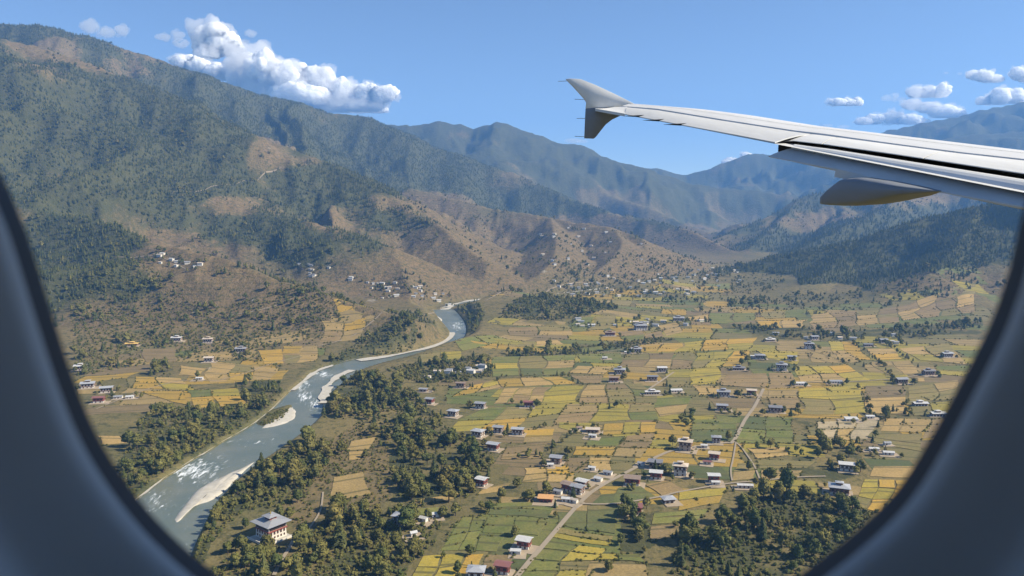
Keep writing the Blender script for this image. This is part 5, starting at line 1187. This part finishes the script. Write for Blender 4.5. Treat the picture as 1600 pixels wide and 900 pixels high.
# tip fence: upper and lower blades, thin and edged
def blade(name, outline, th, mat):
    base = [Vector(wp(px, py, 1.65 + (px - 925) * .012, .3)) for px, py in outline]
    vs = [p + Vector((0, th, 0)) for p in base] + [p - Vector((0, th, 0)) for p in base]; n = len(base)
    c0, c1 = sum(vs[:n], Vector()) / n + Vector((0, th * 1.2, 0)), sum(vs[n:], Vector()) / n - Vector((0, th * 1.2, 0)); vs += [c0, c1]; fs = []
    for i in range(n):
        j = (i + 1) % n; fs += [(i, j, 2 * n), (n + j, n + i, 2 * n + 1), (i, n + i, n + j, j)]
    o = mesh_obj(name, vs, fs, [mat], wing); bm = bmesh.new(); bm.from_mesh(o.data); bmesh.ops.recalc_face_normals(bm, faces=bm.faces); bm.to_mesh(o.data); bm.free()
    o.data.polygons.foreach_set('use_smooth', np.ones(len(o.data.polygons), bool)); wpart(o)
    md = o.modifiers.new('edge', 'BEVEL'); md.width = .004; md.segments = 2; return o
blade('upper_fence', [(884,124),(890,123),(907,124),(930,133),(960,147),(990,162),(972,166),(945,168),(929,168.5),(915,170),(916,160),(913,155),(905,146),(896,136)], .035, P_W)
blade('lower_fence', [(915,170),(929,168.5),(945,168),(972,170),(977,178),(968,181),(956,187),(946,195),(938,205),(931,214),(928,216.5),(913,216),(914,190)], .035, P_F)  # darker than the upper blade: shade under the wing put into its colour
for (x0, y0, x1, y1) in ((872,127,886,126.5),(898,155,914,155.5),(901,185,916,185),(898,213,914,213.5)):
    a = wp(x0, y0, 1.2, .3); b = wp(x1, y1, 1.6, .3); d = (b - a); vs = []
    for p in (a, b):
        for k in range(5): vs.append(p + Vector((0, math.cos(k * 1.257) * .005, math.sin(k * 1.257) * .005)))
    wpart(mesh_obj('static_wick', vs, [(k, (k + 1) % 5, 5 + (k + 1) % 5, 5 + k) for k in range(5)] + [(0, 1, 2, 3, 4), (9, 8, 7, 6, 5)], [P_B], wing))
for px, py in ((998,180.5),(1030,187),(1064,193.5)):
    a = wp(px, py, 1.65, .27); vs = []
    for dx, w in ((.12, .05), (-.26, .004)):
        for k in range(5): vs.append(a + Vector((dx, math.cos(k * 1.257) * w * .5, math.sin(k * 1.257) * w * .5 - .01)))
    wpart(mesh_obj('static_wick', vs, [(k, (k + 1) % 5, 5 + (k + 1) % 5, 5 + k) for k in range(5)] + [(0, 1, 2, 3, 4), (9, 8, 7, 6, 5)], [P_B], wing))

# ------------------------------------------------------------------ cabin: window surround, wall and the closed shell behind the seat
EDGE_PTS = [(-70,100),(-50,180),(-22,240),(0,272),(37,356),(73,469),(110,583),(150,680),(203,764),(263,834),(335,896),(430,960),(560,1015),(700,1042),(800,1048),(900,1042),(1040,1012),(1165,958),(1255,896),(1338,831),(1406,762),(1462,672),(1510,583),(1551,500),(1579,418),(1597,342),(1625,240),(1650,120),(1662,0),(1655,-200),(1600,-450),(1480,-700),(1280,-900),(1000,-1010),(800,-1030),(560,-1010),(300,-900),(110,-700),(-10,-450),(-62,-200),(-75,0)]
Q = resample(np.array(EDGE_PTS + EDGE_PTS[:1], float), 161)[:-1]
ctr_ = np.array([800, 10.0])
tang = np.roll(Q, -1, 0) - np.roll(Q, 1, 0); nrm_ = np.stack([tang[:, 1], -tang[:, 0]], 1); nrm_ /= np.linalg.norm(nrm_, axis=1)[:, None]
if np.mean(np.sum(nrm_ * (Q - ctr_), 1)) < 0: nrm_ = -nrm_
def ring(off, Y): return [Vector(at(*(Q[i] + nrm_[i] * off), Y)) for i in range(len(Q))]
M['seal'] = plain('black_window_seal', (.045, .05, .06), .7, .1, 20); M['plastic'] = plain('cabin_wall_plastic', (.80, .77, .74), .6, .04, 30)
M['plastic2'] = plain('cabin_lining', (.42, .45, .5), .8, .04, 10)
def rings(name, R_, mat, parent, smooth=True):
    n = len(Q); vs = [p for r in R_ for p in r]; fs = []
    for k in range(len(R_) - 1):
        for i in range(n): j = (i + 1) % n; fs.append((k * n + i, k * n + j, (k + 1) * n + j, (k + 1) * n + i))
    return mesh_obj(name, vs, fs, [mat], parent, smooth=smooth)
win = empty('cabin_window', (0, .25, -.2)); tag(win, 'rounded cabin window surround with dark seal framing the view', 'window')
def cpart(o): o.location = -win.location; return o
Y0 = .262
cpart(rings('window_seal', [ring(-2, Y0 + .02), ring(0, Y0), ring(12, Y0 - .008), ring(26, Y0 - .022)], M['seal'], win))
cpart(rings('bezel', [ring(26, Y0 - .022), ring(40, Y0 - .027), ring(60, Y0 - .030), ring(120, Y0 - .038), ring(190, Y0 - .046), ring(245, Y0 - .053), ring(258, Y0 - .060)], M['plastic'], win))
cpart(rings('trim_groove', [ring(258, Y0 - .060), ring(262, Y0 - .056), ring(272, Y0 - .056)], M['seal'], win))
pm, n_, l_, b_ = new_mat('clear_pane'); tr = n_.new('ShaderNodeBsdfTransparent'); tr.inputs[0].default_value = (.95, .965, .975, 1); l_.new(tr.outputs[0], n_['Material Output'].inputs[0])
pane = mesh_obj('pane', ring(0, Y0 + .012), [tuple(range(len(Q)))], [pm], win); cpart(pane)
# wall panel round the window, joined to a closed tube of cabin
YW = Y0 - .058
outer = []
for i in range(len(Q)):
    a = Vector(ring(272, YW)[i]); d = Vector((a.x, 0, a.z - .09)).normalized(); s = min(2.2 / max(1e-6, abs(d.x)), (1.15 if d.z > 0 else 1.05) / max(1e-6, abs(d.z))); outer.append(Vector((d.x * s, YW, .09 + d.z * s)))
o = rings('cabin_wall', [ring(272, Y0 - .056), ring(276, YW), outer], M['plastic2'], None, False); tag(o, kind='structure')
b = MB(); x0, x1, y0, y1, z0, z1 = -2.2, 2.2, -3.3, YW, -.96, 1.24
b.poly([(x0, y0, z0), (x1, y0, z0), (x1, y1, z0), (x0, y1, z0)]).poly([(x0, y0, z1), (x0, y1, z1), (x1, y1, z1), (x1, y0, z1)])
b.poly([(x0, y0, z0), (x0, y1, z0), (x0, y1, z1), (x0, y0, z1)]).poly([(x1, y0, z0), (x1, y0, z1), (x1, y1, z1), (x1, y1, z0)])
for k in range(9):                              # far wall with its row of windows left open
    xa = x0 + k * .4889; xb = xa + .4889; m0, m1 = xa + .12, xb - .12; w0, w1 = -.12, .26
    b.poly([(xa, y0, z0), (xa, y0, z1), (m0, y0, z1), (m0, y0, z0)]).poly([(m1, y0, z0), (m1, y0, z1), (xb, y0, z1), (xb, y0, z0)]).poly([(m0, y0, z0), (m0, y0, w0), (m1, y0, w0), (m1, y0, z0)]).poly([(m0, y0, w1), (m0, y0, z1), (m1, y0, z1), (m1, y0, w1)])
o = b.build('cabin_shell', M['plastic2']); tag(o, kind='structure')

# ------------------------------------------------------------------ haze
hm = bpy.data.materials.new('haze'); hm.use_nodes = True; hn = hm.node_tree.nodes; hn.remove(hn['Principled BSDF'])
pv = hn.new('ShaderNodeVolumePrincipled'); pv.inputs['Color'].default_value = (.21, .48, 1, 1); pv.inputs['Density'].default_value = 8.6e-5; pv.inputs['Anisotropy'].default_value = .1
hm.node_tree.links.new(pv.outputs[0], hn['Material Output'].inputs['Volume'])
o = MB().box(-13500, 13500, -5500, 12500, FLOOR - 11, 1340).build('haze', hm); tag(o, 'pale blue haze filling the valley air', 'haze', kind='stuff')
